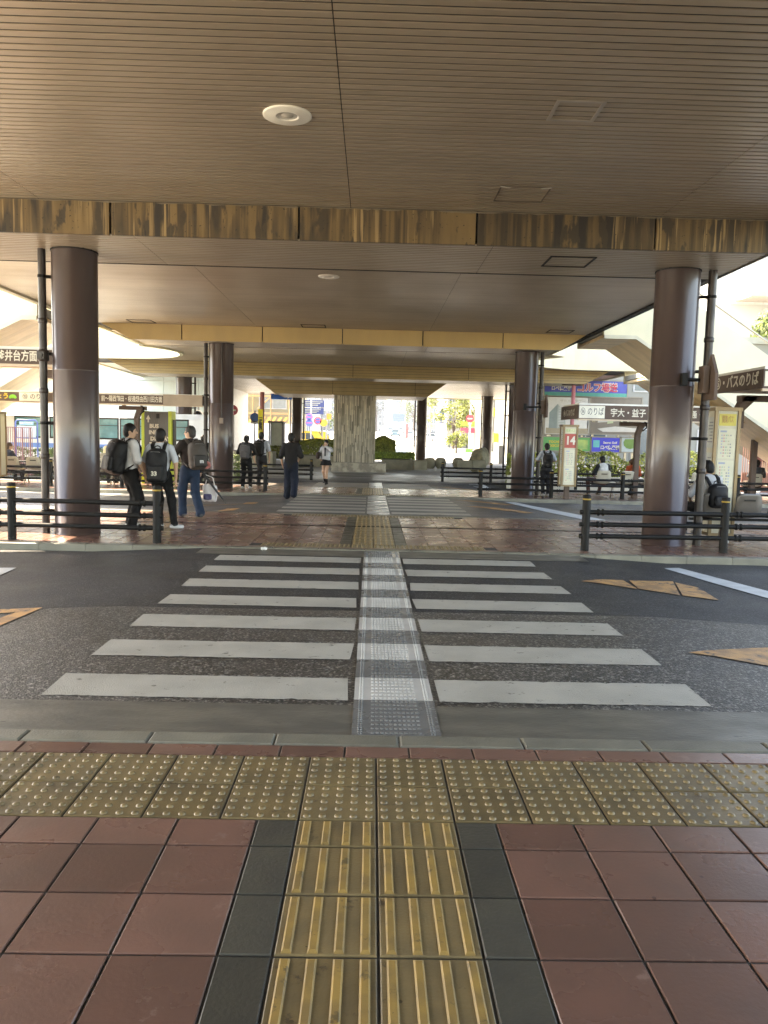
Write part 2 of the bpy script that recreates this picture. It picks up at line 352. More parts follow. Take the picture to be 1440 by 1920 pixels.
red.build('red_tiles', M['red'], side); grey.build('grey_tiles', M['grey'], side)
yel.build('tactile_tiles', M['yellow'], side); bar.build('guide_bars', M['yellowbar'], side); dm.build('tactile_domes', M['yellow'], side)
def kerb_line(name, x0, x1, y0, y1, f, step, x_off, low):
    b = MB(); x = x0
    while x < x1:
        z = f((y0+y1)/2)
        tile(b, x, min(x+step, x1), y0, y1, z, rnd, ch=.012, dep=.2, gap=.0025, jit=.001); x += step
    return b.build(name, M['kerb'], kind='structure')
b = MB(); b.box(-40, -5.6, -30, 4.0, -.4, -.001); b.build('bounce_paving', mat('pale bounce paving', (.52, .50, .45), (.42, .41, .37), 1.5, .6), kind='structure')  # unseen paving added, kept pale to bounce sun onto the ceiling
kerb_line('kerb', -16.32, 16, 4.0, 4.16, lambda y: .002, .66, 0, 0)
def island(y0, y1, tx0, tn, X0, X1):
    base = MB(); base.add([(x, y, G(y)-.008) for y in (y0+.15, (y0+y1)/2, y1-.15) for x in (-45, 45)], [(0, 1, 3, 2), (2, 3, 5, 4)])
    base = base.build('traffic_island', M['mortar'], kind='structure')
    red, grey, yel, bar, dm = MB(), MB(), MB(), MB(), MB(); r = random.Random(int(y0))
    ys = []; y = y0+.16
    ys.append((y, .07, 0)); y += .07
    ys.append((y, T, 1)); y += T
    while y + 2*T + .07 < y1-.16: ys.append((y, T, 2)); y += T
    rest = y1-.16-y-T
    if rest > .02: ys.append((y, rest, 2)); y += rest
    ys.append((y, T, 1))
    gcol = CX
    for ya, dy, k in ys:
        if k == 1:
            dome_row(yel, dm, tx0, tn, ya, G, r, 7)
        for i in range(int((X1-X0)/T)):
            a = CX+T+GW+i*T-int((CX+T+GW-X0)/T)*T
            if a < CX+T+GW-.01 and a > CX-T-GW-T+.01 and k == 2: continue
            if k == 1 and tx0-.01 < a+T/2 < tx0+tn*T+.01: continue
            tile(red, a, a+T, ya, ya+dy, G(ya+dy/2), r, dep=.03)
        if k == 2:
            for s in (-1, 1):
                xa = CX+s*(T+GW/2); tile(grey, xa-GW/2, xa+GW/2, ya, ya+dy, G(ya+dy/2), r)
                a = CX+s*(T+GW+.1); 
            lft = (CX+T+GW-int((CX+T+GW-X0)/T)*T)
            k0 = math.ceil((CX-T-GW-T-lft)/T-.0001); xe = lft+k0*T
            if CX-T-GW-xe > .02: tile(red, xe, CX-T-GW, ya, ya+dy, G(ya+dy/2), r)
            for x0 in (CX-T, CX): bar_tile(yel, bar, x0, ya, dy, G, r)
    red.build('red_tiles', M['red'], base); grey.build('grey_tiles', M['grey'], base)
    yel.build('tactile_tiles', M['yellow'], base); dm.build('tactile_domes', M['yellow'], base); bar.build('guide_bars', M['yellowbar'], base)
    for a in (y0, y1-.16): kerb_line('kerb', -39, 39, a, a+.16, G, .66, 0, 0)
island(11.17, 16.3, CX-1.65, 10, -16, 16)
island(22.5, 26.6, CX-1.65, 10, -16, 16)
b = MB(); b.box(-14, 14, 14.06, 14.16, G(14)+.001, G(14)+.005); b.build('drain_channel', M['rail'], kind='structure')
# paint on the road
def decal(b, q, n=8, dz=.012):
    A, B, C_, D = [Vector((p[0], p[1], 0)) for p in q]; vs = []
    for j in range(n+1):
        for i in range(n+1):
            p = (A*(1-i/n)+B*(i/n))*(1-j/n) + (D*(1-i/n)+C_*(i/n))*(j/n); vs.append((p.x, p.y, RZ(p.x, p.y)+dz))
    b.add(vs, [(j*(n+1)+i, j*(n+1)+i+1, (j+1)*(n+1)+i+1, (j+1)*(n+1)+i) for j in range(n) for i in range(n)])
def zebra(ys):
    b = MB()
    for a, c in ys:
        for x0, x1 in ((-2.0, -.115), (.45, 2.165)):
            nx = 44; vs = []; e0, e1 = rnd.uniform(-.012, .012), rnd.uniform(-.012, .012)
            for i in range(nx+1):
                x = x0+(x1-x0)*i/nx
                for y, s in ((a, 1), (c, -1)):
                    xx_ = x+(rnd.uniform(-.012, .012) if i in (0, nx) else 0); yy_ = y+s*(abs(rnd.gauss(0, .0035))+(rnd.uniform(.006, .018) if rnd.random() < .05 else 0))+e0*(i/nx); vs.append((xx_, yy_, RZ(x, y)+.0075))
            b.add(vs, [(2*i, 2*i+2, 2*i+3, 2*i+1) for i in range(nx)])
    b.build('crosswalk_stripes', M['line'], road)
st = [(4.75+.888*k, 5.2+.888*k) for k in range(7)]
zebra(st)
zebra([(16.75+.9*k, 17.2+.9*k) for k in range(6)]); zebra([(27.0+.9*k, 27.45+.9*k) for k in range(4)])
def guide_strip(y0, y1, stripes):
    lab = MB(); gre = MB(); edges = sorted({y0, y1, *[e for s in stripes for e in s]})
    for a, c in zip(edges, edges[1:]):
        white = any(abs(a-s[0]) < .01 for s in stripes); b = lab if white else gre
        z = RZ(0.1, (a+c)/2); x0, x1 = -.075, .415; zt = z+.014
        b.box(x0, x1, a+.002, c-.002, z, zt)
        if c < 16:
            nr = max(2, round((c-a)/.068))
            for i in range(nr):
                y = a+(i+.5)*(c-a)/nr
                for k in range(11): dome(b, x0+.115+k*.026, y, zt, 7, .0115, .0058)
            nr = max(3, round((c-a)/.03))
            for i in range(nr):
                y = a+(i+.5)*(c-a)/nr
                for x in (x0+.034, x0+.05, x1-.05, x1-.034): dome(b, x, y, zt, 5, .007, .005)
    s = lab.build('guide_strip', mat('white guide strip', (.50, .485, .455), (.40, .39, .365), 3, .35, .5), kind='structure')
    gre.build('grey_sections', mat('clear grey guide strip', (.17, .172, .168), (.12, .122, .12), 4, .22, .34), s)
guide_strip(4.17, 11.12, st)
guide_strip(16.35, 22.45, [(16.75+.9*k, 17.2+.9*k) for k in range(6)])
guide_strip(26.65, 30.6, [(27.0+.9*k, 27.45+.9*k) for k in range(4)])
b = MB()
for q in (*[[tuple(gd(px, py, lambda y: RZ(3, y)))[:2] for px, py in pp] for pp in ([(1089, 1094), (1196, 1106), (1168, 1089), (1130, 1090)], [(1197, 1105), (1275, 1114), (1262, 1086), (1180, 1089)], [(1280, 1114), (1348, 1120), (1310, 1096), (1266, 1088)], [(1290, 1230), (1520, 1262), (1520, 1205), (1400, 1217)])],
          [(2.3, 19.3), (3.6, 18.2), (3.9, 18.6), (3.2, 19.4)], [(2.3, 21.3), (3.6, 20.6), (3.9, 21.0), (3.0, 21.4)],
          [(2.3, 28.3), (3.6, 27.6), (3.9, 28.0), (3.0, 28.4)], *[[tuple(gd(px, py, lambda y: RZ(-3, y)))[:2] for px, py in pp] for pp in ([(-150, 1236), (-150, 1212), (30, 1148), (80, 1141)], [(-150, 1150), (30, 1148), (80, 1141), (-150, 1139)])],
          [(-3.3, 17.0), (-2.95, 17.0), (-2.9, 17.7), (-3.2, 17.7)], [(-3.1, 18.9), (-2.75, 18.9), (-2.75, 19.4), (-3.05, 19.4)], [(-7, 18.3), (-3.1, 18.95), (-3.1, 19.05), (-7, 18.42)],
          [(-7, 29), (3.0, 29.3), (3.0, 29.4), (-7, 29.12)], [(3.9, 28.8), (9, 27.4), (9, 27.5), (3.9, 28.9)]): decal(b, q)
b.build('orange_marking', M['orange'], road)
b = MB(); decal(b, [(4.02, 10.6), (4.28, 10.75), (5.3, 7.0), (4.95, 6.9)], 12, .011); decal(b, [(3.7, 22.0), (4.1, 22.2), (5.4, 16.6), (4.9, 16.5)], 12, .011)
decal(b, [(3.9, 31.5), (4.3, 31.6), (5.5, 27.1), (5.0, 27)], 8, .011)
decal(b, [tuple(gd(px, py, lambda y: RZ(-4, y)))[:2] for px, py in ((-90, 1116), (0, 1080), (31, 1066), (-90, 1066))], 6, .011)  # pale patch laid over the road at the left edge
for k in range(3): decal(b, [(-12+k*7, 35.2), (-7+k*7, 35.2), (-7+k*7, 35.4), (-12+k*7, 35.4)], 2)
b.build('white_marking', M['bluewhite'], road)
b = MB(); rr = random.Random(5)
for i in range(5): b.ball((-1.5+.04*rr.random(), 11.0+.05*rr.random(), RZ(0, 11)+.03), (.03, .03, .024), 7, .3, i)
tag(b.build('paper_scrap', M['white']), 'crumpled white paper scrap lying on the road by the island kerb', 'litter')

# ------------------------------------------------------------------ the elevated deck
ZC, ZB = 4.73, 4.30
def arc(cx, cy, r, a0, a1, n=8): return [(cx+r*math.cos(R(a0+(a1-a0)*i/n)), cy+r*math.sin(R(a0+(a1-a0)*i/n))) for i in range(n+1)]
RIGHT = [(6.22, -7), (6.22, 28.7)] + arc(9.2, 31.4, 3.1, 222, 90, 12) + [(11.5, 34.5), (11.5, 40), (11.6, 52), (11.2, 62.3)]
LEFT = [(-10.5, 62.3), (-13.2, 54), (-13, 42.6), (-12.8, 34.5)] + arc(-10.6, 31.4, 3.1, 90, -45, 12) + [(-8.25, 28.9), (-8.25, 13.2), (-10.6, 12.6), (-10.6, 11), (-8.25, 10.5), (-8.25, -7)]  # unseen jog in the left edge, shaped to throw shade on the road
OUT = RIGHT + LEFT
def span(y):
    xs = []
    n = len(OUT)
    for i in range(n):
        (xa, ya), (xb, yb) = OUT[i], OUT[(i+1) % n]
        if (ya <= y < yb) or (yb <= y < ya): xs.append(xa+(xb-xa)*(y-ya)/(yb-ya))
    return min(xs), max(xs)
deck = thing('pedestrian_deck', 'elevated pedestrian deck with bronze slatted underside spanning the bus terminal', 'deck', (0, 0, ZC))
b = MB(); b.prism(OUT, ZC+.045, ZC+.95); b.build('slab', M['dark'], deck)
b = MB()
for i in range(len(OUT)):
    p, q = Vector((*OUT[i], 0)), Vector((*OUT[(i+1) % len(OUT)], 0)); d = (q-p).normalized(); nn = Vector((d.y, -d.x, 0))
    if (q-p).length > .05:
        b.extr([p+nn*.004-d*.03+Vector((0, 0, ZC-.02)), q+nn*.004+d*.03+Vector((0, 0, ZC-.02)), q+nn*.004+d*.03+Vector((0, 0, ZC+2.05)), p+nn*.004-d*.03+Vector((0, 0, ZC+2.05))], nn*.12)
b.build('parapet', M['cream'], deck)
b = MB()
for i in range(len(OUT)):
    p, q = Vector((*OUT[i], ZC-.05)), Vector((*OUT[(i+1) % len(OUT)], ZC-.05)); d = (q-p).normalized(); nn = Vector((d.y, -d.x, 0))
    b.cur = 0 if max(p.y, q.y) < 28.8 and abs(p.x-q.x) < .1 else 1; b.extr([p, q, q+Vector((0, 0, .08)), p+Vector((0, 0, .08))], nn*.15)
b.build('edge_trim', [M['rail'], M['cream']], deck)
def slats(y0, y1, z, xf, joints, pitch=.11, gap=.027, m=None, parent=deck):
    b = MB(); y = y0
    while y < y1-.02:
        yb = min(y+pitch, y1); xa, xb = xf((y+yb)/2)
        cuts = [xa] + [j for j in joints if xa+.1 < j < xb-.1] + [xb]
        for a, c in zip(cuts, cuts[1:]):
            a += .005; c -= .005; p, q = y+gap/2, yb-gap/2; e = .003
            vs = [(a, p, z+.012), (a, p, z+e), (a, p+e, z), (a, q-e, z), (a, q, z+e), (a, q, z+.012)]
            vs += [(c, *v[1:]) for v in vs]
            b.add(vs, [(i, i+1, i+7, i+6) for i in range(5)] + [(0, 5, 4, 3, 2, 1), (6, 7, 8, 9, 10, 11)])
        y = yb
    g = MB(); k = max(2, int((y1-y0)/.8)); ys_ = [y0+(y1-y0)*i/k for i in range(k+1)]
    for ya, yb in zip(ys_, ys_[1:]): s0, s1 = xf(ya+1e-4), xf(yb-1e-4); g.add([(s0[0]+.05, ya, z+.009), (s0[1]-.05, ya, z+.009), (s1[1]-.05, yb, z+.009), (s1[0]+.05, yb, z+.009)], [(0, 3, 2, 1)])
    g.build('gap_shade_backing', M['dark'], parent)  # black sheet paints the shade inside the open slat gaps
    return b.build('ceiling_slats', m or M['slat'], parent)
B1 = (11.21, 13.23); B2 = (23.56, 25.25); B3 = (35.2, 37.4); B4 = (41.6, 46.2)
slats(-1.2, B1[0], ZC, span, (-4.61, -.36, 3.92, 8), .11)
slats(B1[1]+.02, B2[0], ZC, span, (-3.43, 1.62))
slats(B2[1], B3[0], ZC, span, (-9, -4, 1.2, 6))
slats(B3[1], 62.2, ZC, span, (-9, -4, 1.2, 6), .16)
b = MB()
b.add([(-8.2, -7, ZC+.03), (6.2, -7, ZC+.03), (6.2, -1.2, ZC+.03), (-8.2, -1.2, ZC+.03)], [(0, 1, 2, 3)]); b.build('soffit_panel', M['slat'], deck)
def beam(y0, y1, zb, tl, tr, bl, br, joints, m, ribs=0, slatj=(), gap=.03):
    o = MB()
    # core, then clad
    o.extr([(tl+.04, y0+.05, ZC+.04), (tr-.04, y0+.05, ZC+.04), (br-.04, y0+.05, zb+.03), (bl+.04, y0+.05, zb+.03)][::-1], (0, y1-y0-.1, 0))
    o = o.build('beam', M['dark'], deck)
    f = MB(); xs = [tl]+list(joints)+[tr]
    def xb(x, z):                                     # clip to sloping ends
        lo = bl+(tl-bl)*(z-zb)/(ZC-zb); hi = br+(tr-br)*(z-zb)/(ZC-zb); return min(max(x, lo), hi)
    zs = [ZC+.0, zb-.02] if not ribs else [ZC-(ZC-zb+.02)*k/ribs for k in range(ribs+1)]
    for a, c in zip(xs, xs[1:]):
        a += gap/2; c -= gap/2
        for z1, z0 in zip(zs, zs[1:]):
            if ribs: z1 -= .012
            dy = .04 if not ribs else .045
            f.extr([(xb(a, z0), y0, z0), (xb(c, z0), y0, z0), (xb(c, z1), y0+(.0 if not ribs else .02), z1), (xb(a, z1), y0+(.0 if not ribs else .02), z1)][::-1], (0, dy, 0))
    f.build('fascia', m, o)
    for (x1, x0, s) in ((tl, bl, -1), (tr, br, 1)):
        e = MB(); e.extr([(x1, y0+.05, ZC), (x0, y0+.05, zb-.015), (x0, y1, zb-.015), (x1, y1, ZC)], (-s*.03, 0, 0))
        e.build('end_cheek', m, o)
    e = MB(); e.extr([(bl, y1-.05, zb+.0), (br, y1-.05, zb+.0), (tr, y1-.05, ZC+.02), (tl, y1-.05, ZC+.02)], (0, .05, 0)); e.build('back_fascia', M['rail'], o) if not ribs else e.build('back_fascia', m, o)
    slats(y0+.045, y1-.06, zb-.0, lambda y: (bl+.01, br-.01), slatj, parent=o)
beam(*B1, ZB, -8.25, 6.22, -7.6, 5.55, [-1.07-2.58*k for k in (1, 2)][::-1]+[-1.07+.0, 1.38, 3.86], M['stain'], 0, (-3.37, 1.64))
beam(*B2, ZB, -7.98, 6.24, -7.1, 5.52, [-5.62, -3.27, -.93, 1.43, 3.79], M['yfascia'], 0, (-3.9, 1.6))
beam(*B3, 4.17, -11.7, 10.45, -10.5, 9.4, [-6.3, -.9, 4.2], M['rib'], 5, (-4, 1.2), .02)
beam(*B4, 3.75, -6.5, 4.2, -5.1, 2.85, [-2.1, 2.2], M['rib'], 5, (-4.4, 2.3), .02)
b = MB(); rr = random.Random(11)
xs_ = [-8.2]                                              # flaking sealant along the stained fascia
while xs_[-1] < 6: xs_.append(xs_[-1]+rr.uniform(.03, .22))
hs_ = [rr.choice((.002, .004, .014, .02)) for _ in xs_]
b.extr([(x, B1[0]-.012, ZC-.004) for x in xs_][::-1]+[(x, B1[0]-.012, ZC-.006-h) for x, h in zip(xs_, hs_)], (0, .01, 0))
b.build('sealant', pl((.16, .13, .09), .7), deck)
def downlight(x, y, z, label, r=.24, group='round downlights in the deck ceiling'):
    t = thing('downlight', label, 'ceiling light', (x, y, z), 0, group)
    b = MB(); b.lathe((x, y, z), [(r, .0), (r, -.012), (r*.94, -.018), (r*.5, -.016), (r*.47, -.02), (r*.43, -.012), (r*.36, .02)], 32); b.build('trim_ring', pl((.88, .85, .74), .35), t)
    b = MB(); b.lathe((x, y, z), [(r*.42, -.008), (r*.28, -.002), (r*.24, -.012), (.0, -.016)], 24); b.build('reflector', pl((.55, .52, .45), .2), t)
downlight(-.9, 8.1, ZC, 'white round downlight in the near ceiling bay in front of the stained fascia')
downlight(-.92, 15.95, ZC, 'white round downlight in the second ceiling bay above the first island', .21)
for (px, py), l in {(660, 711): 'small lit looking downlight just above the ribbed beam over the stone pillar', (291, 699): 'small downlight in the far ceiling above the left bus canopy',
                    (833, 717): 'small downlight at the right end of the ribbed beam over the pillar', (1030, 716): 'small downlight in the far ceiling at the right behind the second column'}.items():
    p = at(px, py, 10); q = at(px, py, 10*(ZC-CAMH)/(p.z-CAMH)); downlight(q.x, q.y, ZC-.002, l, .21)
def hatch(x0, x1, y0, y1, z, label, c, w=.03):
    t = thing('ceiling_hatch', label, 'access hatch', (x0, y0, z), 0, 'access hatches in the deck ceiling')
    b = MB(); zt = z-.004
    b.box(x0, x1, y0, y0+w, zt-.01, zt); b.box(x0, x1, y1-w, y1, zt-.01, zt); b.box(x0, x0+w, y0+w, y1-w, zt-.01, zt); b.box(x1-w, x1, y0+w, y1-w, zt-.01, zt)
    b.build('frame', c, t)
    return t
AL = pl((.46, .40, .33), .35, .5)
hatch(1.63, 2.09, 7.55, 8.02, ZC, 'square access hatch with a pale metal frame in the near ceiling', AL, .035)
t = hatch(1.52, 2.15, 10.06, 10.68, ZC, 'brown framed access hatch with pale corner clips in front of the stained fascia', pl((.14, .11, .08), .5), .014)
for s, x in ((1, 1.55), (-1, 2.12)): b = MB(); b.obox((x+s*.03, 10.08, ZC-.016), (.13, .03, .006), s*.35); b.build('corner_clip', pl((.6, .55, .48), .4), t)
hatch(2.55, 3.23, 11.8, 12.48, ZB, 'dark framed access hatch under the first beam beside the right column', M['dark'], .028)
for (px, py), l in {(265, 602): 'thin framed hatch in the ceiling above the left end of the ochre beam', (588, 611): 'oval looking hatch in the ceiling above the middle of the ochre beam',
                    (1050, 621): 'thin framed hatch in the ceiling above the right end of the ochre beam', (822, 660): 'pale framed hatch in the ceiling behind the ochre beam'}.items():
    p = at(px, py, 10); q = at(px, py, 10*(ZC-CAMH)/(p.z-CAMH)); hatch(q.x-.35, q.x+.35, q.y-.3, q.y+.3, ZC, l, M['rail'] if px != 822 else AL)

# ------------------------------------------------------------------ columns, drainpipes
def column(x, y, zt, label, r=.375, pipe=None, pr=.055, conduit=False, hs=(.35, 1.7, 2.75, 3.9)):
    z0 = G(y)
    t = thing('column', label, 'column', (x, y, z0), 0, 'round columns holding up the deck')
    b = MB(); b.lathe((x, y, 0), [(r*1.02, z0-.3), (r*1.02, z0+.03), (r, z0+.032), (r, 2.498), (r*1.004, 2.5), (r*1.004, 2.512), (r, 2.514), (r, zt)], 48); b.build('shaft', M['column'], t)
    b = MB(); b.lathe((x, y, 0), [(r*1.03, zt-.02), (r*1.03, zt+.05)], 48); b.build('top_ring', M['dark'], t)
    if pipe:
        dx, dy = pipe; q = MB(); px, py = x+dx, y+dy
        q.tube([(px, py, z0-.1), (px, py, zt+.02)], pr, 14)
        for h in (1.15, 2.15, 3.2): q.lathe((px, py, h), [(pr, 0), (pr*1.18, .01), (pr*1.18, .07), (pr, .08)], 14)
        pp = q.build('drainpipe', M['pipe'], t)
        d = Vector((-dx, -dy, 0)).normalized()
        for h in hs:
            k = MB(); a = Vector((px, py, h)); e = Vector((x, y, h))-d*r*.97
            k.tube([a+d*pr*.8, e], .026, 8); k.lathe((px, py, h-.022), [(pr+.001, 0), (pr*1.12, .002), (pr*1.12, .042), (pr+.001, .044)], 14); k.build('bracket', M['rail'], pp)
    if conduit:
        q = MB(); cx, cy = x+conduit, y-math.sqrt(r*r-conduit*conduit)-.015
        q.tube([(cx, cy, 2.05), (cx, cy, zt)], .018, 8); c = q.build('conduit', M['pipe'], t)
        q = MB(); q.obox((cx, cy-.01, 1.98), (.11, .08, .17), 0, .01); q.build('junction_box', pl((.24, .19, .16), .5), c)
    return t
COLL = (-4.58, 12.4); COLR = (4.74, 12.62)
t = column(*COLL, ZB, 'near left purple brown column with a drainpipe on its left side', .335, (-.455, -.1), .058)
b = MB(); p = (COLL[0]-.455, COLL[1]-.1, 2.72); b.lathe(p, [(.06, -.09), (.085, -.07), (.085, .07), (.06, .09)], 16); b.obox((p[0]+.0, p[1]-.09, p[2]), (.12, .03, .12), 0, .01); b.tube([(p[0], p[1]-.12, p[2]), (p[0], p[1]-.1, p[2])], .035, 12)
b.build('cleanout', M['pipe'], t)
column(*COLR, ZB, 'near right purple brown column with a drainpipe and an edge on arrow sign', .337, (.5, -.12), .065)
column(-4.63, 24.45, ZB, 'second row left column carrying a thin conduit with a junction box', .37, (-.45, -.1), .06, .08)
column(4.70, 24.5, ZB, 'second row right column standing behind the far pipe railing with a student beside it', .355, (.46, -.05), .06)
for px, Y, l, dx in ((345, 37.6, 'slim looking far column with drainpipe left of the green display pylon line', .52), (965, 37.6, 'far column mostly hidden behind the second right column', -.52)):
    p = at(px, 850, Y); column(p.x, Y, 4.17, l, .37, (dx, 0), .05)
for px, Y, l, dx in ((556, 58, 'far column standing in the hedge bed left of the stone pillar', .5), (789, 58, 'far column standing behind the low stone stools', -.5), (912, 58, 'far column rising behind the big rock', -.45)):
    p = at(px, 850, Y); column(p.x, Y, ZC, l, .37, (dx, 0), .05)
def arrow_sign(x, y, z, ax, label):
    t = thing('arrow_sign', label, 'sign', (x, y, z), 0, 'edge on arrow signs clamped to the columns')
    b = MB(); b.tube([(ax, y-.05, z), (x, y-.05, z)], .028, 8); b.obox((ax, y-.06, z), (.09, .1, .2), 0, .01); b.build('clamp_arm', M['rail'], t)
    b = MB(); prof = [(0, -.31), (.40, -.31), (.40, .09), (.2, .385), (0, .09)]
    b.extr([(x, y-.34+u, z+v) for u, v in prof], (.05, 0, 0)); b.obox((x-.06, y-.08, z), (.1, .2, .42), 0, .01); b.build('arrow_panel', M['shelter'], t)
arrow_sign(5.14, 12.3, 2.6, 4.78, 'dark arrow sign seen edge on, clamped to the near right column')
arrow_sign(5.22, 24.2, 2.62, 4.62, 'small dark sign seen edge on, clamped to the second right column')
# the stone clad pillar
t = thing('stone_pillar', 'thick pillar clad in split stone strips on a low stone plinth under the deck', 'pillar', (-.8, 43, G(42)))
STO = mat('split stone strips', (.52, .47, .38), (.40, .37, .31), 3, .8, bump=.5, bscale=30, island=.6, detail=6)
b = MB(); rr = random.Random(2); pc = at(665, 800, 42.3); hx = 1.07
for i in range(46):
    a = i/46; z = G(42)+.45
    x = pc.x-hx+2*hx*(i+.5)/46; bow = .18*(1-((x-pc.x)/hx)**2)
    while z < 3.74:
        h = rr.uniform(.35, 1.1); z1 = min(z+h, 3.74)
        b.box(x-.0185, x+.0185, 42.2-bow-rr.uniform(0, .03), 42.45, z+.004, z1); z = z1
for s in (-1, 1):
    for i in range(34):
        y = 42.25+i*.05; z = G(42)+.45
        while z < 3.74:
            z1 = min(z+rr.uniform(.35, 1.1), 3.74); x = pc.x+s*(hx+.01+rr.uniform(0, .03)); b.box(min(x, x-s*.1), max(x, x-s*.1), y-.022, y+.022, z+.004, z1); z = z1
b.box(pc.x-hx+.06, pc.x+hx-.06, 42.3, 43.9, G(42)+.4, 3.73)
b.build('stone_cladding', STO, t)
b = MB(); pl_ = at(672, 800, 41.4); b.obox((pl_.x+.05, 42.6, G(42)+.19), (2.85, 2.6, .56), 0, .03); b.build('plinth', mat('mottled granite plinth', (.42, .38, .30), (.24, .21, .17), 3.2, .6, bump=.4, bscale=14, lo=.42, hi=.58), t)
# ------------------------------------------------------------------ pipe railings
def railing(pts, label, h=.83, r=.06, rr=.035, group='dark pipe railings along the islands', ov0=.03, ov1=.03):
    p0 = pts[0]; t = thing('pipe_railing', label, 'railing', (p0[0], p0[1], G(p0[1])), 0, group)
    for x, y in pts:
        z = G(y); b = MB(); b.lathe((x, y, z), [(r*1.02, -.05), (r, 0), (r, h-.012), (r*.9, h), (0, h+.004)], 20); po = b.build('post', M['rail'], t)
        b = MB(); b.lathe((x, y, z+h-.075), [(r+.001, 0), (r+.003, .002), (r+.003, .02), (r+.001, .022)], 20); b.build('reflector_band', M['band'], po)
    for k in (.69, .47, .26):
        hz = h*k; q = [Vector((x, y, G(y)+hz)) for x, y in pts]; d0 = (q[0]-q[1]).normalized(); d1 = (q[-1]-q[-2]).normalized()
        b = MB(); b.tube([q[0]+d0*(r+ov0)]+[v for v in q]+[q[-1]+d1*(r+ov1)], rr, 10)
        for a, c in zip(q, q[1:]):
            d = (c-a).normalized()
            for u in (.17, .24): b.tube([a+d*u, a+d*(u+.022)], rr*1.45, 10)
        b.build('rail', M['rail'], t)
railing([(3.2, 11.62), (5.32, 11.72), (7.45, 11.82), (9.6, 11.92)], 'nearest right pipe railing running past the big right column')
railing([(-3.09, 11.45), (-5.2, 11.5), (-7.3, 11.55), (-9.4, 11.6)], 'nearest left pipe railing ending beside the three waiting pedestrians')
railing([(3.24, 23.3), (5.34, 23.3), (7.46, 23.3), (8.75, 23.3), (10.9, 23.3), (13, 23.3)], 'second right pipe railing in front of the stop 14 benches', .8)
railing([(-3.15, 23.6), (-5.3, 23.6), (-7.4, 23.6), (-9.5, 23.6), (-11.6, 23.6), (-13.7, 23.6)], 'second left pipe railing passing in front of the benches and the second left column', .8)
railing([(-2.42, 32), (-4.9, 32.1), (-7.4, 32.2)], 'far left pipe railing behind the walking man in black', .82)
railing([(3.0, 33.2), (5.05, 33.3), (6.5, 33.4)], 'far right pipe railing in front of the round stones and the rock', .82)
railing([(5.6, 29.6), (7.7, 29.6), (9.8, 29.6), (11.9, 29.6)], 'low pipe railing along the flower hedge behind stop 14', .8)
railing([(-7.2, 29.2), (-9.3, 29.2), (-11.4, 29.2), (-13.5, 29.2)], 'low pipe railing along the hedge in front of the parked bus', .8)

# ------------------------------------------------------------------ bus shelters with lettered fascias
WT = pl((.72, .68, .58), .5); DK = pl((.05, .06, .08), .5); YL = pl((.8, .55, .04), .5)
def shelter(label, x0, x1, y0, y1, z0, z1, supports, endL=True, under=None, tilt=0.):
    t = thing('bus_shelter', label, 'bus shelter', ((x0+x1)/2, (y0+y1)/2, G(y0)), 0, 'bus shelters on the islands')
    b = MB(); b.box(x0+.03, x1-.03, y0+.03, y1-.03, z1-.02, z1+.05); b.build('roof', M['white'], t)
    b = MB(); n = int((y1-y0)/.2)
    for i in range(n):
        a = y0+.04+i*(y1-y0-.08)/n; b.box(x0+.04, x1-.04, a, a+(y1-y0-.08)/n-.012, z0+.03, z0+.045)
    b.build('soffit', under or M['creamslat'], t)
    b = MB(); b.box(x0, x1, y0, y0+.03, z0, z1); b.build('fascia', M['shelter'], t)
    b = MB(); b.box(x0, x1, y0+.004, y0+.06, z0-.045, z0-.003); b.build('edge_light_rail', pl((.6, .48, .36), .5), t)
    for x in (x0, x1):
        b = MB(); b.box(x-.015, x+.015, y0+.032, y1, z0, z1); b.build('end_fascia', M['shelter'], t)
    for sx in supports:
        yc = (y0+y1)/2; zg = G(yc)
        b = MB(); b.box(sx-.07, sx+.07, yc-.09, yc+.09, zg-.05, z0-.38); b.extr([(sx-.07, yc-.09, z0-.4), (sx+.07, yc-.09, z0-.4), (sx+.2, yc-.09, z0-.12), (sx+.02, yc-.09, z0-.12)], (0, .18, 0))
        b.build('post', M['shelter'], t)
        b = MB(); b.box(sx-.55, sx+.3, yc-.07, yc+.07, z0-.16, z0-.04); b.box(sx-.45, sx-.35, yc-.06, yc+.06, z0-.05, z0+.03); b.build('arm', M['shelter'], t)
        b = MB(); b.tube([(sx+.1, yc-.1, z0+.02), (sx+.22, yc-.1, z0-.06), (sx+.24, yc-.1, z0-.2), (sx+.12, yc-.1, z0-.3)], .022, 8); b.build('pipe', M['rail'], t)
    return t
def fpx(px, py, Y): return at(px, py, Y)
# left, island 1: 釜井台方面
a, c = at(0, 654, 13.6), at(0, 681, 13.6); xr = at(100, 668, 13.6).x
t = shelter('near left bus shelter with the brown fascia sign 釜井台方面 beside the big column', -13, xr, 13.6, 15.0, c.z, a.z, (-8.3, -11.5))
p = at(33, 668, 13.58); text('釜井台方面', .165, WT, t, (p.x-.02, 13.596, (a.z+c.z)/2), bold=.004, maxw=.68)
b = MB(); q = at(84, 698, 13.7); b.box(q.x-.14, q.x+.25, 13.9, 15.0, q.z-.07, q.z+.06); b.build('arm', M['shelter'], t)
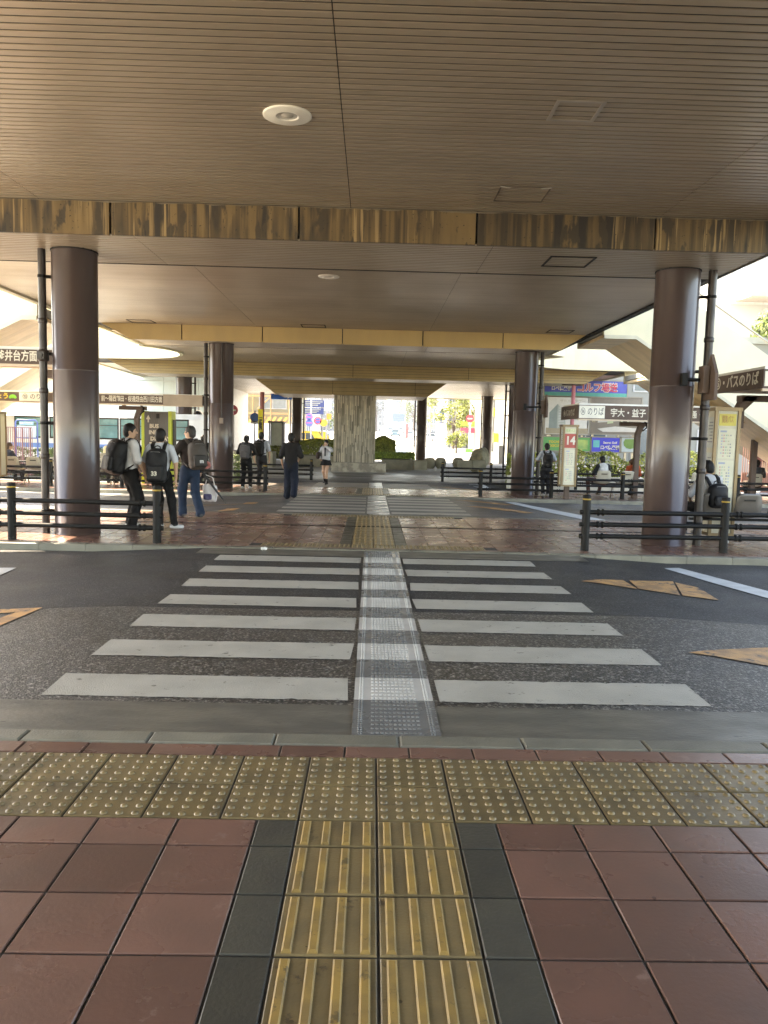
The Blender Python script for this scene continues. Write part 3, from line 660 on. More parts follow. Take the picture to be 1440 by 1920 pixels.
# left, island 2: 13 のりば
YL2 = 24.3
a, c = at(200, 739, YL2), at(200, 756, YL2); xr = at(380, 748, YL2).x
t = shelter('second left bus shelter with sign 13 のりば and a long brown destination fascia', -13.5, xr, YL2, YL2+1.9, c.z, a.z, (at(262, 790, YL2+.9).x-.1, -13.0), under=pl((.4, .33, .25), .5))
zc = (a.z+c.z)/2
p0, p1 = at(36, 740, YL2), at(88, 740, YL2); b = MB(); b.box(p0.x, p1.x, YL2-.006, YL2-.001, c.z+.01, a.z-.01); b.build('sign_panel', pl((.75, .75, .68), .5), t)
text('⑬ のりば', .17, DK, t, ((p0.x+p1.x)/2+.05, YL2-.008, zc), maxw=p1.x-p0.x-.1)
p = at(5, 745, YL2); text('じょう', .17, YL, t, (p.x-.1, YL2-.003, zc), bold=.004)
p = at(24, 745, YL2); b = MB(); b.ball((p.x, YL2-.004, zc), (.1, .004, .06), 10); b.ball((p.x-.07, YL2-.004, zc-.03), (.05, .004, .04), 8); b.ball((p.x+.07, YL2-.004, zc-.03), (.05, .004, .04), 8); b.build('frog_mark', pl((.2, .6, .05), .5), t)
p0, p1 = at(190, 747, YL2), at(304, 749, YL2); text('前〜陽西鶴田・桜通経由西川田方面', .17, WT, t, ((p0.x+p1.x)/2, YL2-.003, zc), maxw=p1.x-p0.x, bold=.003)
p0, p1 = at(306, 740, YL2), at(378, 756, YL2); b = MB(); b.box(p0.x, p1.x+.02, YL2-.012, YL2-.002, c.z-.03, a.z+.035); b.build('end_panel', pl((.36, .29, .22), .5), t)
# right, island 2: 14 のりば
YR2 = 22.9
a, c = at(1090, 759, YR2), at(1090, 785, YR2); xl = at(1084, 770, YR2).x; zc = (a.z+c.z)/2-.02
t = shelter('second right bus shelter with sign 14 のりば and destination 宇大・益子', xl, 13.6, YR2, YR2+2.0, c.z, a.z, (at(1196, 800, YR2+1).x, 11.6))
p0, p1 = at(1086, 770, YR2), at(1134, 772, YR2); b = MB(); b.box(p0.x, p1.x, YR2-.006, YR2-.001, c.z+.02, a.z-.02); b.build('sign_panel', pl((.78, .76, .66), .5), t)
text('⑭ のりば', .22, DK, t, ((p0.x+p1.x)/2, YR2-.008, zc+.02), maxw=p1.x-p0.x-.08)
p0 = at(1147, 770, YR2); text('宇大・益子 (For Mashiko)', .22, WT, t, (p0.x+1.1, YR2-.003, zc), maxw=2.25, bold=.004)
p0 = at(1333, 772, YR2); text('桜通・鶴田方面', .2, WT, t, (p0.x-.1, YR2-.003, zc), maxw=1.4, bold=.003)
text('⑭バスのりば', .2, WT, t, (xl-.018, YR2+1.0, zc), rz=R(-90), maxw=1.3)
# right, island 1: ⑤バスのりば
a, c = at(1346, 706, 14.2), at(1346, 738, 14.2); xl = at(1432, 700, 12.3).x
t = shelter('near right bus shelter with brown end sign ⑤・バスのりば', xl, 12, 12.3, 14.2, c.z-.02, a.z-.03, (7.6,))
text('⑤・バスのりば', .2, WT, t, (xl-.018, 13.2, (a.z+c.z)/2-.02), rz=R(-90), maxw=1.55, bold=.004)
b = MB(); b.box(xl+.02, xl+.9, 12.29, 12.298, c.z+.01, a.z-.06); b.build('sign_panel', pl((.75, .72, .6), .5), t)
b = MB(); q0 = at(1385, 760, 13.6); b.box(q0.x-.06, q0.x+.06, 13.5, 13.7, c.z-.62, c.z-.3); b.extr([(q0.x-.06, 13.5, c.z-.32), (q0.x+.06, 13.5, c.z-.32), (q0.x+.3, 13.5, c.z-.08), (q0.x+.05, 13.5, c.z-.08)], (0, .2, 0)); b.box(q0.x, q0.x+2.2, 13.5, 13.7, c.z-.16, c.z-.06); b.build('arm', M['shelter'], t)
# timetable pillars
def timetable(label, px0, px1, pyt, Y, num, numc, foot, slim=False):
    p0, p1 = at(px0, pyt, Y), at(px1, pyt, Y); w = p1.x-p0.x; xc = (p0.x+p1.x)/2; zt = p0.z; zg = G(Y); zb = zg+foot
    t = thing('timetable_pillar', label, 'timetable', (xc, Y+w/2, zg), 0, 'bus stop timetable pillars')
    b = MB(); b.box(xc-w/2, xc+w/2, Y, Y+w, zb, zt); b.build('body', pl((.6, .57, .46), .35), t)
    b = MB(); e = .025
    for sx in (-1, 1):
        for yy in (Y, Y+w): b.cbox((xc+sx*w/2, yy, (zb+zt)/2), (e*2, e*2, zt-zb+.004))
    b.cbox((xc, Y+w/2, zt+.03), (w+.08, w+.08, .06)); b.cbox((xc, Y+w/2, zb-.02), (w+.05, w+.05, .05)); b.build('frame', pl((.24, .17, .09), .35, .3), t)
    b = MB(); b.cbox((xc, Y+w/2, (zb+zg)/2-.03), (w*.35, w*.35, zb-zg+.02)); b.build('foot', M['shelter'], t)
    H = zt-zb; yf = Y-.004; zz = zt-.05
    if num:
        b = MB(); b.box(xc-w/2+.04, xc+w/2-.04, yf-.004, yf, zz-.13, zz); b.build('header_panel', pl((.75, .72, .5), .5), t)
        text('関東バス', .08, pl((.3, .5, .2), .5), t, (xc, yf-.006, zz-.065), maxw=w-.12)
        b = MB(); b.box(xc-w/2+.03, xc+w/2-.03, yf-.004, yf, zz-.55, zz-.15); b.build('number_panel', pl(numc, .5), t)
        text(num, .28, WT, t, (xc, yf-.006, zz-.35), maxw=w-.14, bold=.012); zz -= .6
    else:
        b = MB(); b.box(xc-w/2+.05, xc+w/2-.05, yf-.004, yf, zz-.2, zz); b.build('header_panel', pl((.72, .62, .12), .45), t)
        text('関東バス', .12, pl((.5, .25, .1), .5), t, (xc, yf-.006, zz-.1), maxw=w-.2); zz -= .25
    rr = random.Random(int(px0)); pal = [(.35, .4, .55), (.6, .3, .3), (.35, .5, .38), (.5, .48, .35), (.3, .3, .32)]
    k = 0
    while zz > zb+.25:
        h = min(rr.uniform(.42, .62), zz-zb-.08); b = MB(); b.box(xc-w/2+.05, xc+w/2-.05, yf-.006, yf, zz-h, zz); pn = b.build('timetable_sheet', pl((.66, .64, .5), .3), t)
        b = MB(); nr = int(h/.05); b.cur = 0; cw = (w-.2)/5
        b.box(xc-w/2+.08, xc+w/2-.2, yf-.008, yf-.006, zz-.06, zz-.03)
        for i in range(nr-2):
            for j in range(5):
                if rr.random() < .8:
                    x = xc-w/2+.1+j*cw; z = zz-.1-i*.05; b.cur = (j+k) % 5; b.box(x, x+cw*rr.uniform(.4, .8), yf-.008, yf-.006, z-.024, z)
        b.build('printed_rows', [pl(c_, .5) for c_ in pal], pn); zz -= h+.035; k += 1
    # left face notice
    for i, (f0, f1) in enumerate(((.70, .95), (.36, .66))):
        b = MB(); b.box(xc-w/2-.008, xc-w/2-.001, Y+.05, Y+w-.05, zb+H*f0, zb+H*f1); pn = b.build('notice_sheet', pl((.55, .58, .56), .4), t)
        b = MB()
        for k in range(7): z = zb+H*f1-.08-k*.055; b.box(xc-w/2-.011, xc-w/2-.008, Y+.09, Y+w-.09-rr.uniform(0, .15), z-.02, z)
        b.build('printed_rows', pl((.25, .27, .3), .5), pn)
timetable('tall timetable pillar with yellow header and coloured timetables by the near right column', 1344, 1387, 770, 13.4, '', None, .1)
timetable('timetable pillar with the red number 14 panel under the second right shelter', 1058, 1083, 800, 22.6, '14', (.5, .09, .07), .42)
timetable('timetable pillar with the red number 13 panel at the left edge of the photo', -27, -2, 775, 23.2, '13', (.55, .08, .07), .3)

# ------------------------------------------------------------------ benches
SEAT = mat('beige seat plastic', (.47, .43, .35), (.42, .385, .315), 4, .4)
def bench(x0, y, n, label, back=-1, sp=.62, c=None):
    z = G(y); t = thing('bench', label, 'bench', (x0, y, z), 0, 'rows of bucket seats at the bus stops')
    b = MB(); b.box(x0-.3, x0+(n-1)*sp+.3, y-.035, y+.035, z+.36, z+.40); b.build('beam', M['rail'], t)
    for i in range(0, n, 2 if n > 2 else 1):
        x = x0+i*sp+(sp/2 if n > 2 else 0)
        b = MB()
        for s in (-1, 1): b.tube([(x, y, z+.37), (x, y+s*.2, z+.01)], .02, 8)
        b.build('leg', M['steel'], t)
    for i in range(n):
        x = x0+i*sp; q = MB(); prof = [(.26, .40), (.2, .43), (0, .41), (-.16, .42), (-.22, .48), (-.26, .62), (-.29, .78), (-.31, .82)]
        W_ = [.2, .22, .225, .225, .225, .22, .2, .15]; th = .022; vs = []; k = 5
        for (py, pz), w in zip(prof, W_):
            for j in range(k): u = -1+2*j/(k-1); vs.append((x+u*w, y-back*0+py*(-back)*-1*-1 if False else y+py, z+pz+.035*(abs(u)**3)*(1 if pz < .5 else 0)+0.0))
        nv = len(vs); fs = [(i_*k+j, i_*k+j+1, (i_+1)*k+j+1, (i_+1)*k+j) for i_ in range(len(prof)-1) for j in range(k-1)]
        q.add(vs, fs, True); ob = q.build('seat', c or SEAT, t)
        sm = ob.modifiers.new('thick', 'SOLIDIFY'); sm.thickness = .024
        q = MB(); q.box(x-.09, x+.09, y-.298, y-.287, z+.71, z+.735); q.build('handhold', M['dark'], ob)
    return t
bench(5.6, 13.0, 8, 'dark row of bucket seats behind the near right railing', sp=.56, c=pl((.13, .115, .10), .35))
bench(7.05, 24.1, 5, 'beige bucket seats where the two women sit under stop 14', sp=.72)
bench(11.1, 24.4, 4, 'beige bucket seats at the far right where a capped person sits', sp=.72)
bench(-12.3, 24.6, 8, 'beige bucket seats under the second left shelter', sp=.66)

# ------------------------------------------------------------------ display pylon
p0, p1 = at(265, 771, 26.0), at(320, 775, 26.0); zg = G(26); zt = p0.z; xa, xb = p0.x, p1.x; yp = 26.0
t = thing('display_pylon', 'charcoal and lime pylon reading BUS INFO DISPLAY behind the students', 'information sign', ((xa+xb)/2, yp+.25, zg), 0)
LIME = pl((.50, .62, .03), .4); wl = .1
b = MB(); b.box(xa+wl, xb-wl*.8, yp, yp+.5, zg, zt); b.build('panel', mat('charcoal streaked panel', (.075, .07, .065), (.11, .10, .095), 6, .4, stretch=(6, 1, .3)), t)
for q0, q1 in ((xa, xa+wl-.004), (xb-wl*.8+.004, xb+.03)):
    b = MB(); b.box(q0, q1, yp-.012, yp+.55, zg, zt+.02); b.build('lime_side', LIME, t)
b = MB(); b.box(xb+.034, xb+.06, yp+.12, yp+.5, zg+.9, zt-.25); b.build('side_panel', M['black'], t)
cx = xa+.42
for s, px_, py_ in (('BUS', 287, 799), ('INFO', 291, 811), ('DISPLAY', 300, 823)):
    p = at(px_, py_, yp-.01); text(s, .15, WT, t, (xa+.24+{'BUS': .17, 'INFO': .2, 'DISPLAY': .37}[s], yp-.003, p.z), maxw={'BUS': .33, 'INFO': .4, 'DISPLAY': .68}[s], bold=.008)
p = at(278, 786, yp); b = MB(); b.extr([(p.x-.07, yp-.001, p.z), (p.x+.07, yp-.001, p.z), (p.x, yp-.001, p.z+.14)], (0, -.004, 0)); b.box(p.x-.02, p.x+.02, yp-.005, yp-.001, p.z-.1, p.z); b.build('arrow_icon', WT, t)
p = at(283, 833, yp); b = MB(); b.box(p.x-.05, p.x+.3, yp-.005, yp-.001, p.z-.05, p.z+.07); b.build('bus_icon', WT, t)
b = MB(); p = at(296, 777, yp); b.box(p.x-.05, p.x+.05, yp-.004, yp-.001, p.z-.13, p.z+.02); b.build('latch', M['dark'], t)

# ------------------------------------------------------------------ the bus on the far lane
GLASS = mat('tinted bus glass', (.05, .16, .17), (.10, .27, .28), 1.4, .08, lo=.4, hi=.6)
def bus(label, x0, x1, y, zr):
    zg = RZ(x0, y); t = thing('parked_bus', label, 'bus', ((x0+x1)/2, y+1.1, zg), 0)
    b = MB(); prof = [(0, .28), (2.3, .28), (2.3, zr-zg-.25), (2.1, zr-zg), (.2, zr-zg), (0, zr-zg-.25)]
    b.extr([(x0, y+u, zg+v) for u, v in prof], (x1-x0, 0, 0)); b.build('body', pl((.74, .76, .76), .25), t)
    w = 1.55; x = x0+.4; i = 0
    while x+w < x1-.2:
        q = MB(); q.box(x, x+w-.05, y-.015, y+.01, zr-1.2, zr-.24); o = q.build('window', M['dark'], t)
        q = MB(); q.box(x+.06, x+w-.11, y-.02, y-.013, zr-1.13, zr-.31); q.build('pane', GLASS, o)
        q = MB(); q.box(x+.06, x+w-.11, y-.024, y-.02, zr-.6, zr-.57)
        if i % 2: q.box(x+w*.55, x+w*.55+.03, y-.024, y-.02, zr-1.13, zr-.31)
        q.box(x+.3, x+.62, y-.022, y-.02, zr-1.13, zr-.88); q.build('seat_back', M['dark'], o)
        x += w; i += 1
    b = MB(); b.box(x0+.1, x1-.1, y-.012, y-.002, zr-1.62, zr-1.42); b.build('stripe', pl((.12, .25, .6), .4), t)
    for xx in (x0+2.2, x1-2.4):
        b = MB(); b.tube([(xx, y-.02, zg+.46), (xx, y+.3, zg+.46)], .46, 24); wv = b.build('wheel', M['black'], t); b = MB(); b.tube([(xx, y-.03, zg+.46), (xx, y-.01, zg+.46)], .24, 20); b.build('rim', M['steel'], wv)
p0, p1 = at(180, 779, 35.5), at(412, 779, 35.5)
bus('white bus with teal tinted windows parked behind the students and the lime pylon', p0.x-4, p1.x, 35.5, p1.z+.02)

# ------------------------------------------------------------------ side stairs of the deck
def stair(label, side, x0, x1, x2, y0, y1, zb, zt, slope, rail=True, steps=True):
    """a landing from x0 to x1, then a flight falling away to x2; side is +1 to the right"""
    t = thing('deck_stair', label, 'staircase', (x0, y0, zb), 0, 'cream staircases beside the deck')
    s = side; f = lambda x: -slope*max(0, abs(x)-abs(x1))
    L = [(x0, zb), (x1, zb), (x2, zb+f(x2)), (x2, zt+f(x2)), (x1, zt), (x0, zt)]
    for yy, nm in ((y0, 'front_parapet'), (y1-.18, 'back_parapet')):
        b = MB(); b.extr([(x, yy, z) for x, z in (L if s < 0 else L)], (0, .18, 0)); o = b.build(nm, M['cream'], t)
        if nm == 'front_parapet':
            b = MB(); n = int(abs(x2-x0)/2.4)
            for i in range(1, n+1):
                x = x0+s*i*2.4; b.box(x-.02, x+.02, yy-.005, yy+.004, zb+f(x)+.02, zt+f(x)-.02)
            b.build('panel_joint', pl((.2, .2, .17), .6), o)
            b = MB(); b.extr([(x0, yy-.05, zb-.06), (x1, yy-.05, zb-.06), (x2, yy-.05, zb-.06+f(x2)), (x2, yy-.05, zb+.04+f(x2)), (x1, yy-.05, zb+.04), (x0, yy-.05, zb+.04)], (0, .04, 0)); b.build('edge_drip', pl((.5, .48, .38), .6), o)
    b = MB(); n = int((y1-y0)/.24)
    for i in range(n):
        a = y0+.02+i*(y1-y0-.04)/n; c = a+(y1-y0-.04)/n-.014
        b.extr([(x0, a, zb-.03), (x1, a, zb-.03), (x2, a, zb-.03+f(x2)), (x2, a, zb+.06+f(x2)), (x1, a, zb+.06), (x0, a, zb+.06)], (0, c-a, 0))
    b.build('soffit_boards', M['creamslat'], t)
    b = MB(); b.box(min(x0, x1), max(x0, x1), y0+.19, y1-.19, zb+.1, zb+.3); x = abs(x1); k = 0
    while x < abs(x2)-.3:
        z = zb+.2-slope*.3*k; b.box(min(s*x, s*(x+.3)), max(s*x, s*(x+.3)), y0+.19, y1-.19, z-.22, z); x += .3; k += 1
    b.build('steps', pl((.3, .3, .28), .7), t)
    if rail:
        b = MB(); b.tube([(x0, y0+.09, zt+.38), (x1, y0+.09, zt+.38), (x2, y0+.09, zt+.38+f(x2))], .03, 8)
        x = abs(x0)
        while x < abs(x2): b.tube([(s*x, y0+.09, zt+f(x)-.02), (s*x, y0+.09, zt+.38+f(x))], .018, 6); x += 1.2
        b.build('handrail', M['steel'], t)
p1 = at(1188, 634, 22.5); q1 = at(1440, 812, 22.5)
stair('cream staircase coming down at the right behind the near right column', 1, 6.4, p1.x, p1.x+6.6, 22.3, 25.2, p1.z, p1.z+2.0, (p1.z-q1.z)/(q1.x-p1.x))
p1 = at(1152, 704, 33); 
stair('farther cream staircase at the right under the curved deck corner', 1, 11.0, 11.6, 18.0, 32.2, 35.0, 4.2, 6.1, .62, rail=False)
p1 = at(52, 598, 20.5)
stair('cream staircase at the left behind the near left column', -1, -8.4, p1.x, p1.x-8.2, 20.2, 23.4, p1.z, p1.z+2.1, .5)
stair('farther cream staircase at the left above the second shelter', -1, -12.8, -13.4, -19.5, 32.2, 35.4, 4.2, 6.1, .62, rail=False)

# ------------------------------------------------------------------ hedges, walls, plants
def leafmat(name, a, c): return mat(name, a, c, 2.2, .55, island=.45, lo=.35, hi=.65)
LEAF = leafmat('hedge leaves', (.11, .16, .03), (.065, .10, .025)); LEAFY = leafmat('yellow green leaves', (.25, .27, .035), (.14, .18, .03)); LEAFD = leafmat('dark leaves', (.05, .085, .025), (.035, .06, .02))
def leaves(b, n, fn, size, rnd):
    vs = []; fs = []
    for i in range(n):
        p, nr = fn(rnd); nr = (nr+Vector((rnd.gauss(0, .5), rnd.gauss(0, .5), rnd.gauss(0, .5)))).normalized()
        a = nr.orthogonal().normalized(); a = (Matrix.Rotation(rnd.uniform(0, 6.28), 3, nr) @ a); c = nr.cross(a); s = size*rnd.uniform(.6, 1.35)
        o = len(vs); vs += [p-a*s*.5, p+c*s*.28, p+a*s*.6, p-c*s*.28]; fs.append((o, o+1, o+2, o+3))
    b.add(vs, fs)
def hedge(label, x0, x1, y0, y1, h, n, m, flowers=0, seed=0, size=.09, name='hedge', bumps=0., z0=None):
    zg = G((y0+y1)/2)-.05 if z0 is None else z0; t = thing(name, label, 'hedge', ((x0+x1)/2, (y0+y1)/2, zg)); rnd = random.Random(seed)
    b = MB(); k = 12; 
    def hz(x): return h*(1+bumps*math.sin(x*4.1+seed)*.5+bumps*.5*math.sin(x*1.7))
    def fn(r):
        u = r.random(); x = r.uniform(x0, x1)
        if u < .45: return Vector((x, r.uniform(y0, y1), zg+hz(x)+r.gauss(0, .035))), Vector((0, 0, 1))
        if u < .88: return Vector((x, y0+r.gauss(0, .04)+.06, zg+hz(x)*r.random()**.7)), Vector((0, -1, .2))
        return Vector((x0 if r.random() < .5 else x1, r.uniform(y0, y1), zg+h*r.random())), Vector((1, 0, 0))
    leaves(b, n, fn, size, rnd); f = b.build('foliage', m, t)
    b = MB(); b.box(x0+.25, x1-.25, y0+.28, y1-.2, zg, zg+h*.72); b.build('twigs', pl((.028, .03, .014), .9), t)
    if flowers:
        b = MB()
        for i in range(flowers):
            c = (rnd.uniform(x0, x1), y0+rnd.uniform(-.05, .05), zg+h*rnd.uniform(.15, .75)); b.ball(c, rnd.uniform(.03, .06), 5, .2, i)
        b.build('flowers', pl((.75, .7, .68), .6), t)
    return t
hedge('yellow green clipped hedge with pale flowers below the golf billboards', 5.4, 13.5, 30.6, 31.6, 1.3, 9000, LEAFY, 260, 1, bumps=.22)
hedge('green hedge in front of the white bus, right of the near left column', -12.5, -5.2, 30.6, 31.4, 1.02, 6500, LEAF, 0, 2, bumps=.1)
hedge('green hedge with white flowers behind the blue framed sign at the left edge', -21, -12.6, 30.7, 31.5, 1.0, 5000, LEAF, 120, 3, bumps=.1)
p0, p1 = at(562, 826, 50), at(630, 826, 50); zgp = at(600, 858, 50).z
hedge('clipped azalea hedge just left of the stone pillar', p0.x, p1.x+1.2, 50, 52, p0.z-zgp, 12000, LEAFY, 60, 4, .14, bumps=.09, z0=zgp)
p0, p1 = at(700, 826, 50), at(741, 830, 50)
hedge('rounded clipped shrub just right of the stone pillar', p0.x, p1.x, 50, 51.6, p0.z-zgp, 7000, LEAFY, 0, 5, .13, bumps=.2, z0=zgp)
p0, p1 = at(703, 849, 49), at(776, 852, 49)
hedge('low bright ground cover in the stone planter right of the pillar', p0.x-.4, p1.x, 48.2, 49.6, .4, 5000, leafmat('fresh leaves', (.24, .33, .03), (.16, .25, .03)), 0, 6, .12, 'ground_cover_bed', z0=at(740, 862, 49).z)
STN = mat('weathered planter stone', (.30, .28, .21), (.20, .19, .14), 2.4, .75, bump=.4, bscale=18)
def planter(label, pxs, py0, py1, Y, dep=1.2):
    p0, p1 = at(pxs[0], py0, Y), at(pxs[1], py0, Y); zb = at(pxs[0], py1, Y).z
    t = thing('planter_wall', label, 'planter', ((p0.x+p1.x)/2, Y, zb)); b = MB(); n = max(1, int((p1.x-p0.x)/1.4))
    for i in range(n):
        a = p0.x+(p1.x-p0.x)*i/n; c = p0.x+(p1.x-p0.x)*(i+1)/n; b.obox(((a+c)/2, Y+dep/2, (zb+p0.z)/2-.1), (c-a-.015, dep, p0.z-zb+.2), 0, .03)
    b.build('stone_blocks', STN, t); b = MB(); b.box(p0.x+.1, p1.x-.1, Y+.1, Y+dep+.3, p0.z-.05, p0.z-.0); b.build('soil', pl((.1, .07, .05), .9), t)
planter('low stone planter wall right of the pillar below the ground cover', (716, 776), 861, 876, 46, 1.6)
planter('low stone planter wall left of the pillar behind the girl', (545, 628), 853, 868, 47, 1.6)
planter('low stone planter wall behind the two standing students', (425, 512), 845, 868, 45, 1.6)
for px0, px1, l in ((776, 801, 'square stone stool at the foot of the far column'), (886, 912, 'low square stone block in front of the big rock'), (857, 886, 'low stone seat left of the big rock')):
    p0, p1 = at(px0, 863, 43.5), at(px1, 863, 43.5); zb = at(px0, 881, 43.5).z
    b = MB(); b.obox(((p0.x+p1.x)/2, 43.8, (zb+p0.z)/2), (p1.x-p0.x, .7, p0.z-zb), 0, .05); tag(b.build('stone_stool', STN), l, 'stone seat', 'low stone seats in the plaza')
for px, l in ((806, 'round stone bollard nearest the stone stool'), (826, 'round stone bollard in the middle of the row behind the railing post'), (859, 'round stone bollard beside the big rock')):
    p = at(px, 868, 45); b = MB(); rb = .30
    b.lathe((p.x, 45, p.z), [(.2, -.32), (.29, -.2), (.33, 0), (.29, .2), (.2, .29), (0, .31)], 14); tag(b.build('round_bollard', STN), l, 'bollard', 'round stone bollards in a row')
p0, p1 = at(880, 858, 44.6), at(922, 858, 44.6); pt = at(898, 839, 44.6); zb = at(900, 884, 44.6).z
bm = bmesh.new(); bmesh.ops.create_icosphere(bm, subdivisions=4, radius=1); rnd = random.Random(4)
dirs = [Vector((rnd.gauss(0, 1), rnd.gauss(0, 1), rnd.gauss(0, .9))).normalized() for _ in range(26)]; ofs = [rnd.uniform(.72, .98) for _ in dirs]
from mathutils import noise as mnoise
for v in bm.verts:
    n = v.co.normalized(); r_ = 1.15
    for d, o in zip(dirs, ofs):
        k = n.dot(d)
        if k > .15: r_ = min(r_, o/k)
    r_ *= 1+.06*mnoise.fractal(n*3, 1, 2, 4)
    v.co = Vector((n.x*(p1.x-p0.x)*.52*r_+(p0.x+p1.x)/2, n.y*.8*r_+44.9, n.z*(pt.z-zb)*.56*r_+(pt.z+zb)/2))
me = bpy.data.meshes.new('boulder'); bm.to_mesh(me); bm.free(); me.materials.append(mat('lichen rock', (.36, .33, .22), (.22, .2, .14), 4, .8, bump=.6, bscale=20)); ob = bpy.data.objects.new('boulder', me); COL.objects.link(ob)
tag(ob, 'big rough lichen covered rock in front of the far right column', 'rock')
# low wall and blue framed sign at the left
b = MB(); b.box(5.2, 13.6, 30.0, 30.25, G(30)-.1, G(30)+.42); tag(b.build('low_wall', pl((.62, .6, .55), .7)), 'low pale wall in front of the yellow green hedge', 'low wall')
BL = pl((.07, .13, .42), .4)
p0, p1 = at(29, 787, 30.4), at(70, 787, 30.4); pb = at(29, 850, 30.4); t = thing('framed_sign', 'blue tube framed notice sign standing in the left hedge', 'sign', (p0.x, 30.4, G(30.4)))
b = MB(); r_ = .08; b.tube([(p0.x, 30.4, pb.z-.6), (p0.x, 30.4, p0.z-r_), (p0.x+r_, 30.4, p0.z), (p1.x-r_, 30.4, p0.z), (p1.x, 30.4, p0.z-r_), (p1.x, 30.4, pb.z-.6)], .028, 8); b.tube([(p0.x, 30.4, p0.z-.68), (p1.x, 30.4, p0.z-.68)], .02, 8); b.build('frame', BL, t)
b = MB(); b.box(p0.x+.15, p1.x-.15, 30.38, 30.42, p0.z-.18, p0.z-.06); b.build('name_plate', pl((.25, .5, .72), .4), t); text('東武バスのりば', .08, WT, t, ((p0.x+p1.x)/2, 30.376, p0.z-.12), maxw=p1.x-p0.x-.36)
b = MB(); b.box(p0.x+.06, p1.x-.06, 30.395, 30.405, p0.z-.66, p0.z-.22); b.build('notice_panel', pl((.55, .68, .78), .3), t)
t = thing('baluster_fence', 'brown and blue upright bar fence behind the left bench', 'fence', (-14.4, 30.1, G(30)))
p0, p1 = at(12, 800, 30.15), at(60, 800, 30.15); b = MB()
for i in range(14): x = p0.x+(p1.x-p0.x)*i/13; b.tube([(x, 30.15, G(30)), (x, 30.15, p0.z)], .012 if i % 4 else .035, 6)
b.box(p0.x, p1.x, 30.13, 30.17, p0.z-.03, p0.z); b.build('bars', pl((.22, .11, .12), .5), t)
t = thing('baluster_fence', 'brown slatted stair fence behind the standing person in brown', 'fence', (14.8, 29.6, G(30)))
p0, p1 = at(1395, 832, 29.7), at(1452, 832, 29.7); b = MB()
for i in range(26): x = p0.x+(p1.x+1-p0.x)*i/25; b.box(x-.012, x+.012, 29.69, 29.71, G(30), p0.z)
b.box(p0.x, p1.x+1, 29.68, 29.72, p0.z, p0.z+.04); b.box(p0.x, p1.x+1, 29.73, 29.75, G(30), G(30)+.75); b.build('bars', pl((.22, .10, .07), .5), t)
